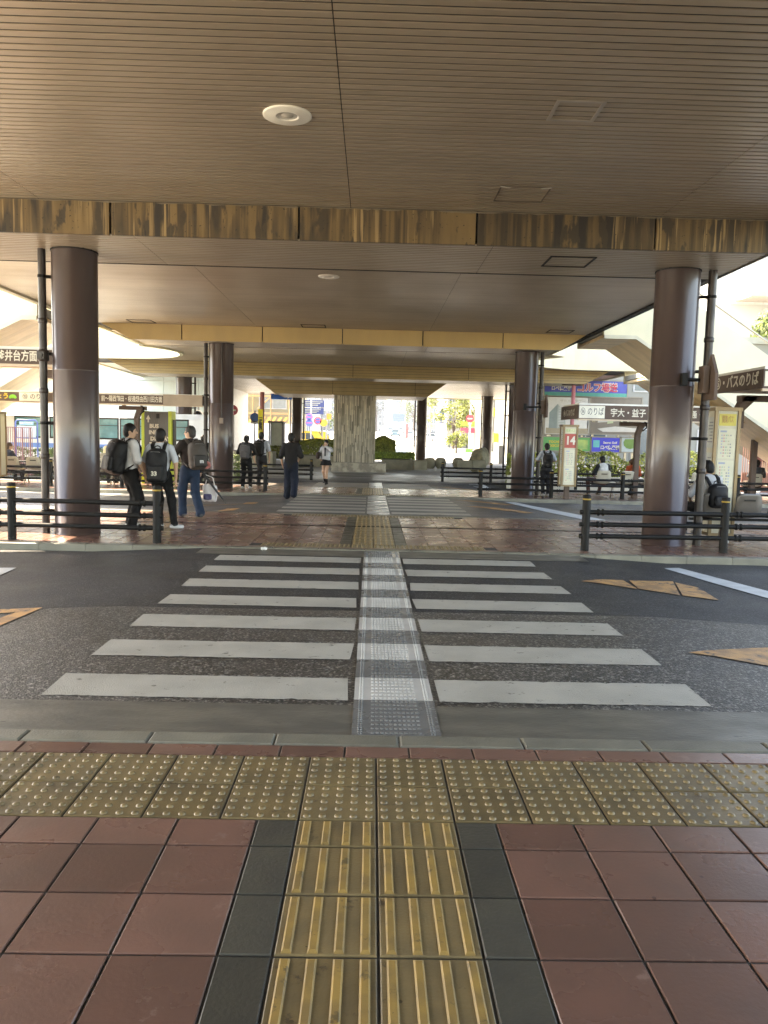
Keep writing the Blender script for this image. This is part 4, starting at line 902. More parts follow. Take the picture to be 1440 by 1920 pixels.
# ------------------------------------------------------------------ people: one smooth body each, clothes and hair as children
def V(*a): return np.array(a, float)
class SDF:
    def __init__(s, h, lo, hi):
        s.h = h; s.lo = np.array(lo, float); n = np.ceil((np.array(hi)-s.lo)/h).astype(int)+1
        s.ax = [s.lo[i]+h*np.arange(n[i]) for i in range(3)]; s.D = np.full(n, .15, np.float32)
    def _reg(s, lo, hi, pad):
        i0 = [max(0, int((lo[k]-pad-s.lo[k])/s.h)) for k in range(3)]; i1 = [min(s.D.shape[k], int((hi[k]+pad-s.lo[k])/s.h)+2) for k in range(3)]
        if any(a >= b for a, b in zip(i0, i1)): return None, None
        sl = tuple(slice(a, b) for a, b in zip(i0, i1))
        return sl, np.stack(np.meshgrid(*[s.ax[k][sl[k]] for k in range(3)], indexing='ij'), -1)
    def _mix(s, sl, d, k, sub):
        a = s.D[sl]
        if sub: s.D[sl] = np.maximum(a, -d); return
        h = np.clip(.5+.5*(a-d)/k, 0, 1); s.D[sl] = a*(1-h)+d*h-k*h*(1-h)
    def cap(s, a, b, ra, rb=None, k=.03, fl=None, sub=False):
        a, b = np.array(a, float), np.array(b, float); rb = ra if rb is None else rb; r = max(ra, rb)
        sl, P = s._reg(np.minimum(a, b)-r, np.maximum(a, b)+r, k+.02)
        if sl is None: return s
        p = P-a; d = b-a
        if fl is not None:
            u, f = np.array(fl[0], float), fl[1]; u = u/np.linalg.norm(u); p = p+(p@u)[..., None]*u*(1/f-1); d = d+(d@u)*u*(1/f-1)
        t = np.clip((p@d)/max(d@d, 1e-9), 0, 1); q = np.linalg.norm(p-t[..., None]*d, axis=-1)-(ra+(rb-ra)*t)
        s._mix(sl, q, k, sub); return s
    def ell(s, c, r, k=.02, rot=None, sub=False):
        c = np.array(c, float); r = np.array(r, float); m = r.max(); sl, P = s._reg(c-m, c+m, k+.02)
        if sl is None: return s
        p = P-c
        if rot is not None: p = p@rot
        k0 = np.linalg.norm(p/r, axis=-1); k1 = np.linalg.norm(p/(r*r), axis=-1)+1e-9
        s._mix(sl, k0*(k0-1)/k1, k, sub); return s
    def rbox(s, c, hs, r, k=.02, rot=None):
        c = np.array(c, float); hs = np.array(hs, float); m = np.linalg.norm(hs); sl, P = s._reg(c-m, c+m, k)
        p = P-c
        if rot is not None: p = p@rot
        q = np.abs(p)-(hs-r); d = np.linalg.norm(np.maximum(q, 0), axis=-1)+np.minimum(q.max(-1), 0)-r
        s._mix(sl, d, k, False); return s
    def cut(s, axis, val, above=True):                # keep one side of a plane
        x = s.ax[axis]; d = (x-val) if above else (val-x); sh = [1, 1, 1]; sh[axis] = -1; s.D = np.maximum(s.D, d.reshape(sh).astype(np.float32)); return s
    def wrinkle(s, amp, f, seed=0):
        X, Y, Z = np.meshgrid(*s.ax, indexing='ij', sparse=True); r = np.random.RandomState(seed); n = 0
        for i in range(5):
            a, b_, c = r.uniform(-1, 1, 3)*f*(1+.5*i); n = n+np.sin(a*X+b_*Y+c*Z*.8+r.uniform(0, 6))/(1+.4*i)
        s.D = s.D+(amp*n*.5).astype(np.float32); return s
    def mesh(s):
        D = np.pad(s.D, 1, constant_values=.15); S_ = D < 0; sh = np.array(D.shape)-1
        cnt = np.zeros(sh); acc = np.zeros((*sh, 3))
        for ax in range(3):
            o = [a for a in range(3) if a != ax]
            for i in (0, 1):
                for j in (0, 1):
                    s0 = [None]*3; s1 = [None]*3; s0[ax] = slice(0, sh[ax]); s1[ax] = slice(1, sh[ax]+1)
                    for a, e in zip(o, (i, j)): s0[a] = s1[a] = slice(e, e+sh[a])
                    d0, d1 = D[tuple(s0)], D[tuple(s1)]; cr = (d0 < 0) != (d1 < 0); t = np.where(cr, d0/np.where(cr, d0-d1, 1), 0)
                    cnt += cr; acc[..., ax] += t; acc[..., o[0]] += cr*i; acc[..., o[1]] += cr*j
        use = cnt > 0; idx = np.full(sh, -1); idx[use] = np.arange(use.sum()); cells = np.argwhere(use)
        vs = (cells+acc[use]/cnt[use][:, None]-1)*s.h+s.lo; fs = []
        for ax in range(3):
            b_, c = [(1, 2), (2, 0), (0, 1)][ax]; sl0 = [slice(1, sh[k]) for k in range(3)]; sl0[ax] = slice(0, sh[ax]); sl1 = list(sl0); sl1[ax] = slice(1, sh[ax]+1)
            a0, a1 = S_[tuple(sl0)], S_[tuple(sl1)]
            for flip, msk in ((False, a0 & ~a1), (True, ~a0 & a1)):
                e = np.argwhere(msk)
                if not len(e): continue
                off = np.array([1, 1, 1]); off[ax] = 0; e = e+off; q = []
                for db, dc in ((-1, -1), (0, -1), (0, 0), (-1, 0)):
                    g = e.copy(); g[:, b_] += db; g[:, c] += dc; q.append(idx[g[:, 0], g[:, 1], g[:, 2]])
                q = np.stack(q, 1); fs.append(q[:, ::-1] if flip else q)
        return vs, np.concatenate(fs) if fs else np.zeros((0, 4), int)
    def build(s, name, m, parent):
        vs, fs = s.mesh(); me = bpy.data.meshes.new(name); me.from_pydata(vs.tolist(), [], fs.tolist()); me.materials.append(m)
        me.polygons.foreach_set('use_smooth', [True]*len(me.polygons)); me.update()
        ob = bpy.data.objects.new(name, me); COL.objects.link(ob); ob.parent = parent
        md = ob.modifiers.new('smooth', 'SMOOTH'); md.factor = .5; md.iterations = 2
        return ob
def cloth(c, rough=.8): return mat('cloth', tuple(x*.8 for x in c), tuple(x*.62 for x in c), 7, rough, bump=.15, bscale=160, bdist=.002, spec=.2)
def limb(a, b, l, bend):                               # middle joint of a two bone chain
    a, b = np.array(a, float), np.array(b, float); d = b-a; n = np.linalg.norm(d); h = math.sqrt(max(l*l-(n/2)**2, 0)); bend = np.array(bend, float); u = bend-d*(bend@d)/(n*n); u /= max(np.linalg.norm(u), 1e-6); return (a+b)/2+u*h
def person(label, x, y, face, H=1.68, top=(.6, .6, .6), bottom=(.02, .02, .025), hair=(.006, .0055, .0055), shoe=(.7, .7, .7), sleeve=.55, P=None, look=0., nod=0., sit=False,
           skirt=False, long=False, baggy=0., sock=None, hem=.8, extra=None, cap=None, rough=.8, z=None, group='people in the bus terminal', sleevec=None, lite=False):
    s = H/1.68; z = G(y) if z is None else z
    t = thing('person', label, 'person', (x, y, z), R(-face), group); t.scale = (s, s, s)
    J = dict(pel=(0, 0, .93), che=(0, -.005, 1.26), nek=(0, -.01, 1.425), hed=(0, .015, 1.57), lsh=(-.165, -.01, 1.37), rsh=(.165, -.01, 1.37), lwr=(-.245, .06, .85), rwr=(.245, .06, .85),
             lhi=(-.085, 0, .9), rhi=(.085, 0, .9), lan=(-.09, -.02, .085), ran=(.1, -.02, .085), ltoe=(0, 1, 0), rtoe=(0, 1, 0), lel=(-1, -.8, 0), rel=(1, -.8, 0), lkb=(0, 1, 0), rkb=(0, 1, 0))
    if sit:
        dz = -.41; J.update(pel=(0, -.03, .93+dz), che=(0, -.04, 1.26+dz), nek=(0, .0, 1.425+dz), hed=(0, .045, 1.565+dz), lsh=(-.165, -.03, 1.37+dz), rsh=(.165, -.03, 1.37+dz), lhi=(-.09, 0, .9+dz), rhi=(.09, 0, .9+dz),
                            lwr=(-.13, .28, .62), rwr=(.13, .28, .62), lan=(-.13, .42, .085), ran=(.13, .42, .085), lkb=(-.2, .3, 1), rkb=(.2, .3, 1), lel=(-1, -.8, -.2), rel=(1, -.8, -.2))
    J.update(P or {}); J = {k: np.array(v, float) for k, v in J.items()}
    el = {c: limb(J[c+'sh'], J[c+'wr'], .275, J[c+'el']) for c in 'lr'}; kn = {c: limb(J[c+'hi'], J[c+'an'], .425, J[c+'kb']) for c in 'lr'}
    pts = np.array(list(J.values())[:12]+list(el.values())+list(kn.values())); pts = np.array([J[k] for k in ('pel', 'hed', 'lsh', 'rsh', 'lwr', 'rwr', 'lan', 'ran')]+list(el.values())+list(kn.values()))
    lo = pts.min(0)-[.2, .24, .1]; hi = pts.max(0)+[.2, .27, .16]
    fwd = V(0, 1, 0)
    hs = .0125 if not lite else .018
    # ---- body
    b = SDF(hs, lo, hi); w = .78 if not skirt else .74
    b.cap(J['pel'], J['che'], .125, .135, .05, (fwd, .72)); b.cap(J['che'], (J['lsh']+J['rsh'])/2+V(0, 0, -.02), .13, .1, .05, (fwd, .7))
    b.cap(J['lsh']*.75+J['rsh']*.25, J['rsh']*.75+J['lsh']*.25, .055, .055, .05); b.cap(J['nek']+V(0, 0, -.05), J['hed']+V(0, -.015, -.04), .052, .05, .03)
    ca, sa = math.cos(R(-look)), math.sin(R(-look)); cn, sn = math.cos(R(nod)), math.sin(R(nod))
    Rz = np.array([[ca, -sa, 0], [sa, ca, 0], [0, 0, 1]]); Rx = np.array([[1, 0, 0], [0, cn, sn], [0, -sn, cn]]); HR = Rz@Rx
    hp = lambda *q: J['hed']+HR@V(*q)
    b.ell(J['hed'], (.074, .092, .108), .02, HR); b.ell(hp(0, .03, -.06), (.053, .055, .062), .025, HR); b.cap(hp(0, .09, .0), hp(0, .108, -.03), .009, .015, .012)
    for q in (-1, 1): b.ell(hp(q*.077, -.005, -.01), (.012, .024, .032), .008, HR)
    b.cap(hp(-.018, .082, -.062), hp(.018, .082, -.062), .009, .009, .006)
    for c, sg in (('l', -1), ('r', 1)):
        wr = J[c+'wr']; b.cap(J[c+'sh'], el[c], .047, .037, .03); b.cap(el[c], wr, .038, .026, .02)
        d = (wr-el[c])/np.linalg.norm(wr-el[c]); inn = V(-sg, .35, 0); inn = inn-d*(inn@d); inn /= np.linalg.norm(inn); sd = np.cross(d, inn)*sg
        pc = wr+d*.05; b.cap(wr+d*.01, pc+d*.03, .03, .034, .012, (inn, .48))
        for i, (o, ln) in enumerate(((-.027, .062), (-.009, .074), (.009, .07), (.027, .054))):
            k0 = pc+d*.045+sd*o; k1 = k0+(d*.85+inn*.35)*ln*.55; k2 = k1+(d*.45+inn*.8)*ln*.5; b.cap(k0, k1, .0098, .0092, .003); b.cap(k1, k2, .0092, .0085, .003)
        tb = wr+d*.03-sd*.03; tm = tb+(-sd*.75+d*.6+inn*.3)*.035; b.cap(tb, tm, .0125, .0105, .006); b.cap(tm, tm+(d*.8+inn*.5)*.03, .0105, .009, .004)
        b.cap(J[c+'hi'], kn[c], .078, .056, .04); b.cap(kn[c], J[c+'an'], .056, .036, .03)
        tv = J[c+'toe']/np.linalg.norm(J[c+'toe']); b.cap(J[c+'an']-V(0, 0, .045), J[c+'an']+tv*.13-V(0, 0, .055), .034, .026, .02)
    b.build('body', M['skin'], t)
    # ---- eyes
    e = MB()
    for q in (-1, 1): p = hp(q*.03, .082, .005); e.ball(p, (.012, .01, .007), 8)
    e.build('eyes', M['black'], t, world=False)
    # ---- hair
    hb = SDF(.0105 if not lite else .016, J['hed']-.19, J['hed']+.19)
    hb.ell(hp(0, -.012, .022), (.088, .102, .108), .01, HR)
    hb.ell(hp(0, -.04, -.03), (.079, .073, .085), .02, HR)
    if long: hb.ell(hp(0, -.05, -.1), (.085, .06, .12), .03, HR)
    hb.ell(hp(0, .105, -.05), (.085, .085, .095), .01, HR, sub=True); hb.ell(hp(0, .09, -.09), (.1, .1, .06), .01, HR, sub=True)
    for q in (-1, 1): hb.ell(hp(q*.09, .01, -.055), (.03, .05, .05), .01, HR, sub=True)
    hb.wrinkle(.004, 75, int(abs(x)*10)); hb.build('hair', mat('hair', hair, tuple(c*1.8+.002 for c in hair), 30, .5, stretch=(1, 1, .25), spec=.2), t)
    if cap:
        q = SDF(.0105, J['hed']-.2, J['hed']+.2); q.ell(hp(0, -.01, .035), (.096, .112, .1), .01, HR).cap(hp(-.03, .1, .045), hp(.03, .1, .045), .05, .05, .02, (HR@V(0, 0, 1), .15)); q.build('cap', cloth(cap), t)
    # ---- trousers or skirt
    q = SDF(hs, lo, hi); wst = J['pel']+V(0, 0, .1)
    if skirt:
        b2 = MB(); n = 40; pz = J['pel'][2]
        prof = [(.135, pz+.1), (.15, pz+.02), (.2, pz-.16), (.215, pz-.2)]; vs = []
        for r0, zz in prof:
            for i in range(n): a = 6.2832*i/n; rr_ = r0*(1+(.07 if i % 2 else -.03)*(pz+.1-zz)*3.3); vs.append((rr_*math.cos(a)+J['pel'][0], rr_*.78*math.sin(a)+J['pel'][1], zz))
        b2.add(vs, [(i*n+j, i*n+(j+1) % n, (i+1)*n+(j+1) % n, (i+1)*n+j) for i in range(3) for j in range(n)]); o = b2.build('skirt', cloth(bottom), t, world=False); sm = o.modifiers.new('thick', 'SOLIDIFY'); sm.thickness = .006
    else:
        q.cap(J['pel']+V(0, 0, .07), J['pel']+V(0, -.01, -.05), .142+baggy*.3, .15+baggy*.3, .04, (fwd, .76))
        for c in 'lr':
            hi_, k_, a_ = J[c+'hi'], kn[c], J[c+'an']; q.cap(hi_, k_, .094+baggy*.5, .072+baggy, .04); q.cap(k_, a_+V(0, 0, .0), .072+baggy, .055+baggy*1.4, .03)
            q.cap(a_+(k_-a_)*.12, a_, .058+baggy*1.3, .058+baggy*1.3, .02)
        q.wrinkle(.006, 42, 3); q.build('trousers', cloth(bottom), t)
    # ---- top
    q = SDF(hs, lo, hi); q.cap(J['pel']+V(0, 0, hem-.8+.08), J['che'], .155+baggy*.6, .155+baggy*.5, .05, (fwd, .76)); q.cap(J['che'], (J['lsh']+J['rsh'])/2+V(0, 0, -.01), .15+baggy*.4, .105, .05, (fwd, .74))
    q.cap(J['lsh']*.8+J['rsh']*.2, J['rsh']*.8+J['lsh']*.2, .07, .07, .05); q.cap(J['nek']+V(0, 0, -.06), J['nek']+V(0, 0, -.012), .068, .062, .02)
    if not sleevec:
        for c in 'lr':
            e_ = el[c] if sleeve > .6 else J[c+'sh']+(el[c]-J[c+'sh'])*sleeve/.55*.92
            q.cap(J[c+'sh'], e_, .066+baggy*.3, .06+baggy*.6, .03)
            if sleeve > .6: q.cap(el[c], el[c]+(J[c+'wr']-el[c])*min(1, (sleeve-.5)*2), .056, .044, .02)
    q.wrinkle(.0075, 34, int(abs(y)*7)); o = q.build('shirt' if sleeve < .9 else 'jacket', cloth(top, rough), t)
    if sleevec:
        for c in 'lr':
            q = SDF(hs, lo, hi); q.cap(J[c+'sh'], el[c], .068, .062, .03)
            if sleeve > .6: q.cap(el[c], el[c]+(J[c+'wr']-el[c])*.6, .056, .044, .02)
            q.wrinkle(.005, 34, 2); q.build('sleeve', cloth(sleevec), t)
    # ---- shoes, socks
    for c in 'lr':
        a_ = J[c+'an']; tv = J[c+'toe']/np.linalg.norm(J[c+'toe']); q = SDF(.0105 if not lite else .016, a_-.3, a_+.3)
        q.cap(a_-V(0, 0, .035)-tv*.04, a_+tv*.14-V(0, 0, .05), .044, .038, .03, (V(0, 0, 1), .9)); q.cap(a_, a_-V(0, 0, .03), .043, .046, .02); q.cut(2, a_[2]-.085, False); q.build('shoe', cloth(shoe, .5), t)
        if sock: q = SDF(.0105, a_-.25, a_+.3); q.cap(a_, a_+(kn[c]-a_)*.28, .043, .049, .02); q.build('sock', cloth(sock), t)
    t['_j'] = 0
    person.J = J; person.el = el; person.s = s
    return t
def backpack(label, who, size, c, off=(0, 0, 0), tiltx=0., mark=None, straps=True, pocket=True, J=None, c2=None, markc=(.6, .58, .5), rotz=0.):
    J = J or person.J; s = person.s
    t = thing('backpack', label, 'backpack', who.location, who.rotation_euler[2], 'backpacks and bags people carry'); t.scale = (s, s, s)
    c2 = c2 or c; m = cloth(c, .55); ch = J['che']; w, d, h = size; cen = ch+V(0, -.13-d/2, -.09)+np.array(off); ct, st_ = math.cos(tiltx), math.sin(tiltx); cz, sz = math.cos(rotz), math.sin(rotz)
    Rt = np.array([[cz, -sz, 0], [sz, cz, 0], [0, 0, 1]])@np.array([[1, 0, 0], [0, ct, -st_], [0, st_, ct]])
    q = SDF(.0125, cen-.42, cen+.42); q.rbox(cen, (w/2, d/2, h/2), min(d/2-.005, .085), .03, Rt); q.ell(cen+Rt@V(0, -d*.1, h*.1), (w*.46, d*.62, h*.42), .05, Rt); q.wrinkle(.007, 30, 5); q.build('bag_body', m, t)
    if pocket: q = SDF(.0115, cen-.42, cen+.42); q.rbox(cen+Rt@V(0, -d*.5-.015, -h*.2), (w*.38, .045, h*.23), .04, .02, Rt); q.wrinkle(.004, 40, 6); q.build('front_pocket', cloth(c2, .55), t)
    b = MB(); k = [cen+Rt@V(u*.05, d*.3, h*.5+v) for u, v in ((-1, -.01), (-.8, .04), (0, .055), (.8, .04), (1, -.01))]; b.tube(k, .01, 6); b.build('handle', m, t, world=False)
    if straps:
        for sg in (-1, 1):
            sh = J['rsh' if sg > 0 else 'lsh']; x = sh[0]*.62; zt = sh[2]+.085
            b = MB(); pts = [cen+Rt@V(sg*w*.26, d*.45, h*.42), (x, -.11, zt-.05), (x, -.03, zt), (x*1.06, .07, zt-.035), (x*1.12, .135, zt-.15), (x*1.2, .12, zt-.3), (x*1.25, .02, zt-.4), cen+Rt@V(sg*w*.42, d*.4, -h*.38)]
            P_ = [Vector(p) for p in pts]; vs = []
            for i, p in enumerate(P_):
                dd = (P_[min(i+1, len(P_)-1)]-P_[max(i-1, 0)]).normalized(); sdv = Vector((1, 0, 0)); sdv = (sdv-dd*sdv.dot(dd)).normalized(); nn = sdv.cross(dd)
                for a, c_ in ((-1, -1), (1, -1), (1, 1), (-1, 1)): vs.append(p+sdv*a*.03+nn*c_*.008)
            b.add(vs, [(i*4+j, i*4+(j+1) % 4, (i+1)*4+(j+1) % 4, (i+1)*4+j) for i in range(len(P_)-1) for j in range(4)], True); b.build('strap', m, t, world=False)
    if mark: 
        p = cen+Rt@V(0, -d*.5-.074, -h*.22); o = text(mark, .085, pl(markc, .5), t, (0, 0, 0), world=False, ext=.004, bold=.004, maxw=.14); o.location = Vector(p); o.rotation_euler = (R(90)+tiltx, 0, rotz)
    b = MB(); b.tube([cen+Rt@V(-w*.36, -d*.3, h*.36), cen+Rt@V(-w*.2, -d*.5-.012, h*.42), cen+Rt@V(w*.2, -d*.5-.012, h*.42), cen+Rt@V(w*.36, -d*.3, h*.36)], .005, 5); b.build('zip', pl((.2, .2, .2), .4), t, world=False)
    return t
BLK = (.006, .006, .007); SHW = (.66, .66, .68)
p = person('student in white short sleeved shirt turned to the right with a bulky black backpack', -3.98, 13.1, 48, 1.72, SHW, BLK, shoe=(.65, .63, .6), sleeve=.62, look=28, baggy=.012,
           P=dict(lwr=(-.2, .2, .98), rwr=(.2, .16, .92), lan=(-.1, .05, .085), ran=(.13, -.03, .085)))
backpack('bulky black backpack worn by the student facing right', p, (.37, .23, .54), (.008, .008, .009), (.02, .02, -.02), -.16, c2=(.013, .013, .016))
p = person('student in white shirt seen from behind with one leg stretched to the right', -3.5, 13.2, 0, 1.65, (.62, .66, .74), BLK, shoe=(.68, .68, .7), sleeve=.5, P=dict(lan=(-.02, .02, .085), ran=(.25, -.08, .085), rhi=(.095, 0, .9), pel=(0, 0, .92), rtoe=(.8, .6, 0), lwr=(-.26, .02, .86), rwr=(.26, .0, .85)))
backpack('black sports backpack with the number 33 on the student stretching a leg', p, (.33, .2, .56), (.014, .015, .018), (0, 0, -.1), 0, '33', c2=(.02, .021, .024))
p = person('older man in dark brown jacket and blue jeans looking left with an umbrella', -3.42, 15.0, -38, 1.72, (.038, .028, .025), (.022, .042, .082), hair=(.03, .028, .026), shoe=(.12, .12, .13), sleeve=1., look=-38, baggy=.012, hem=.72,
           P=dict(lwr=(-.12, .28, 1.08), lel=(-1, -.3, -.6), rwr=(.24, .02, .86), lan=(-.07, .16, .085), ran=(.1, -.22, .1), rkb=(0, 1, .2)))
jo, eo, so_ = person.J, person.el, person.s
backpack('grey brown backpack with a pale m mark on the man in the brown jacket', p, (.33, .2, .5), (.10, .085, .075), (.03, 0, -.02), -.1, 'm', c2=(.05, .045, .042), markc=(.6, .6, .6))
MT = Matrix.Translation(p.location) @ Matrix.Rotation(p.rotation_euler[2], 4, 'Z') @ Matrix.Scale(so_, 4)
hw = MT @ Vector(jo['rwr'])
b = MB(); d = Vector((.62, -.1, -.78)).normalized(); q0 = hw+Vector((-.03, -.05, .05)); b.tube([q0, q0+d*.1, q0+d*.16, q0+d*.62, q0+d*.8, q0+d*.84], [.012, .014, .026, .02, .008, .006], 10)
t = thing('folded_umbrella', 'rolled dark umbrella carried by the older man, tip pointing down to the right', 'umbrella', q0); b.build('canopy', cloth((.05, .05, .055), .5), t)
b = MB(); b.tube([q0, q0-d*.08, q0-d*.13+Vector((.03, 0, 0)), q0-d*.1+Vector((.06, 0, 0))], .011, 8); b.build('handle', M['black'], t)
t = thing('shopping_bag', 'white and navy plastic shopping bag hanging from the older man\'s hand', 'bag', hw, 0, 'backpacks and bags people carry'); bc = np.array(hw)+V(.16, 0, -.42)
q = SDF(.012, bc-.3, bc+.3); q.rbox(bc, (.14, .06, .17), .05, .03); q.wrinkle(.012, 28, 2); o = q.build('bag_body', pl((.62, .6, .62), .4), t); o.location = -Vector(hw)
q = SDF(.012, bc-.3, bc+.3); q.rbox(bc-V(.03, .012, .07), (.09, .06, .07), .04, .03); q.wrinkle(.01, 28, 2); o = q.build('printed_panel', pl((.05, .04, .13), .4), t); o.location = -Vector(hw)
b = MB()
for sg in (-1, 1): b.tube([Vector(bc)+Vector((sg*.09, 0, .15)), Vector(bc)+Vector((sg*.05, 0, .3)), hw+Vector((.02, 0, -.05))], .009, 6)
b.build('handles', pl((.6, .58, .58), .5), t)
b = MB(); fl = hw+Vector((.12, -.12, .12))
for i in range(9): a = i*.7; b.ball(fl+Vector((.05*math.cos(a), .03*math.sin(a*1.3), .045*math.sin(a))), .032, 7, .15, i)
tag(b.build('pink_charm', pl((.62, .22, .20), .6)), 'pink fluffy charm hanging at the bottom of the older man\'s backpack', 'charm')
p = person('person in black jacket with bowed head and a grey backpack by the second left column', -3.83, 24.3, 4, 1.64, (.018, .018, .02), BLK, shoe=(.75, .75, .73), sleeve=1., nod=22, P=dict(hed=(0, .05, 1.55), lan=(-.11, 0, .085), ran=(.13, 0, .085), lwr=(-.1, .26, 1.05), rwr=(.1, .26, 1.05)))
backpack('plain mid grey backpack on the person with bowed head', p, (.3, .17, .46), (.095, .092, .098), (0, 0, 0), 0, c2=(.085, .082, .088))
p = person('taller student in white shirt behind the person with the grey backpack', -3.62, 26.1, 8, 1.76, (.6, .63, .72), (.025, .026, .03), shoe=(.08, .08, .08), sleeve=.55, P=dict(lan=(-.08, 0, .085), ran=(.12, .05, .085)))
backpack('black backpack with a white zip line on the taller student', p, (.34, .19, .46), (.014, .014, .016), (-.02, 0, .02))
p = person('man in loose black shirt and navy trousers walking away over the second crossing', -2.06, 20.3, 3, 1.68, (.016, .015, .016), (.011, .016, .032), shoe=(.02, .02, .03), sleeve=.62, baggy=.022, hem=.68, P=dict(lan=(-.1, .06, .085), ran=(.1, -.12, .13), rwr=(.17, .24, 1.0), lwr=(-.235, .1, .88), rel=(.6, -1, -.3), lel=(-.5, -1, 0)))
p = person('schoolgirl in white blouse, black tie and short black skirt walking towards the camera', -1.62, 28.3, 195, 1.58, (.68, .70, .76), (.014, .014, .018), shoe=(.012, .012, .014), sleeve=1., skirt=True, sock=(.012, .012, .014), long=True, baggy=.012, hem=.74, nod=12,
           P=dict(lan=(-.08, .12, .085), ran=(.07, -.14, .12), lwr=(-.06, .17, 1.44), lel=(-1, .2, -.6), rwr=(.2, .1, .98)))
b = MB(); b.extr([(-.03, .125, 1.4), (.03, .125, 1.4), (.02, .14, 1.08), (-.03, .14, 1.08)], (0, .012, 0)); b.build('tie', cloth((.02, .02, .03)), p, world=False)
t = thing('shoulder_bag', 'dark brown shoulder bag at the schoolgirl\'s side', 'bag', p.location, p.rotation_euler[2], 'backpacks and bags people carry')
q = SDF(.012, V(.02, -.25, .8), V(.5, .3, 1.3)); q.rbox(V(.27, .0, 1.03), (.07, .17, .12), .05, .03); q.wrinkle(.006, 30); q.build('bag_body', cloth((.05, .03, .028), .5), t)
b = MB(); b.tube([(.25, -.1, 1.13), (.2, -.06, 1.35), (.16, 0, 1.43), (.2, .08, 1.33), (.25, .12, 1.12)], .014, 6); b.build('strap', M['black'], t, world=False)
p = person('student in pale blue shirt standing behind the second right column', 5.3, 23.9, 2, 1.6, (.55, .62, .74), (.025, .027, .035), shoe=(.5, .5, .5), sleeve=.5, nod=15, P=dict(lan=(-.07, .03, .085), ran=(.09, 0, .085), lwr=(-.1, .26, 1.1), rwr=(.12, .26, 1.08)))
backpack('black backpack with small pale marks on the student by the second right column', p, (.3, .18, .46), (.015, .015, .017), (0, 0, -.03))
p = person('seated student in white shirt on the dark bench by the near right column', 5.58, 13.0, -10, 1.7, (.62, .63, .66), BLK, sit=True, sleeve=.62, look=-22, nod=14, z=.06, shoe=(.3, .3, .3))
backpack('small black backpack on the seated student by the near right column', p, (.31, .17, .38), (.013, .014, .018), (0.02, .0, -.05))
person('seated woman with short dark hair in white vest with black sleeves under stop 14', 7.08, 24.12, -12, 1.62, (.7, .72, .74), (.12, .06, .05), sit=True, sleeve=.5, sleevec=(.03, .03, .035), shoe=(.3, .25, .2), z=G(24)+.03, P=dict(lan=(-.28, .34, .085)))
person('seated person in orange hooded top bending over under stop 14', 8.02, 24.15, -4, 1.58, (.62, .12, .045), BLK, hair=(.05, .025, .015), sit=True, sleeve=1., nod=30, shoe=(.03, .03, .03), z=G(24)+.03, P=dict(hed=(0, .12, 1.1), nek=(0, .06, .99), che=(0, .0, .84), lwr=(-.2, .3, .5)))
person('standing person in brown top at the right edge, seen from behind', 14.25, 29.0, -25, 1.66, (.14, .05, .04), (.1, .1, .11), hair=(.035, .02, .015), sleeve=.62, z=G(29)+.02, P=dict(lwr=(-.16, .25, 1.1), rwr=(.2, .2, 1.15)))
person('seated person with black cap and dark top at the right edge', 12.02, 24.45, 0, 1.6, (.045, .05, .06), (.08, .06, .05), sit=True, cap=(.02, .02, .022), shoe=(.03, .03, .03), z=G(24)+.03)
person('seated person in navy top with tied hair at the left edge', at(17, 870, 24.65).x, 24.62, 20, 1.6, (.035, .045, .075), BLK, hair=(.05, .032, .026), sit=True, look=30, shoe=(.03, .03, .03), z=G(24.6)+.03)
person('seated person with blonde hair and pale coat, seen beside the near left column', at(199, 870, 24.65).x, 24.62, 10, 1.56, (.46, .42, .34), (.05, .045, .045), hair=(.55, .48, .30), sit=True, sleeve=1., shoe=(.05, .04, .04), long=True, z=G(24.6)+.03)
person('person in dark clothes half hidden behind the second left drainpipe', at(381, 870, 27.2).x, 27.2, 15, 1.64, (.02, .02, .025), BLK, sleeve=1., z=G(27.2))
t = thing('suitcase', 'black suitcase with a red strap under the far right bench', 'suitcase', (11.35, 24.9, G(24.5)), 0, None)
b = MB(); b.obox((11.38, 24.75, G(24.5)+.3), (.36, .22, .5), 0, .04); b.build('case', M['black'], t); b = MB(); b.obox((11.4, 24.63, G(24.5)+.36), (.05, .02, .36), .2); b.obox((11.45, 24.63, G(24.5)+.1), (.2, .02, .05), 0); b.build('strap', pl((.6, .02, .05), .5), t)
for s_ in (-1, 1):
    b = MB(); b.tube([(11.38+s_*.13, 24.72, G(24.5)+.03), (11.38+s_*.13, 24.78, G(24.5)+.03)], .035, 10); b.build('wheel', M['dark'], t)
# ------------------------------------------------------------------ billboards under the right stairs
def board(label, px0, px1, py0, py1, Y, c, name='billboard', posts=True):
    a, d = at(px0, py0, Y), at(px1, py1, Y); t = thing(name, label, 'billboard', ((a.x+d.x)/2, Y, d.z), 0)
    b = MB(); b.box(a.x, d.x, Y, Y+.12, d.z, a.z); b.build('panel', pl(c, .45), t)
    b = MB(); w = .05
    b.box(a.x-w, d.x+w, Y-.02, Y+.14, a.z, a.z+w); b.box(a.x-w, d.x+w, Y-.02, Y+.14, d.z-w, d.z); b.box(a.x-w, a.x, Y-.02, Y+.14, d.z, a.z); b.box(d.x, d.x+w, Y-.02, Y+.14, d.z, a.z); b.build('frame', pl((.3, .27, .22), .5), t)
    if posts:
        for x in (a.x+.3, d.x-.3): b = MB(); b.box(x-.05, x+.05, Y+.14, Y+.24, G(Y)-.3, a.z); b.build('post', M['steel'], t)
    return t, a, d
YB = 40.
RED = pl((.62, .05, .09), .5); GRN = pl((.09, .38, .12), .5)
t, a, d = board('wide blue golf billboard topmost above the tower poster', 1022, 1175, 712, 745, YB, (.06, .08, .42))
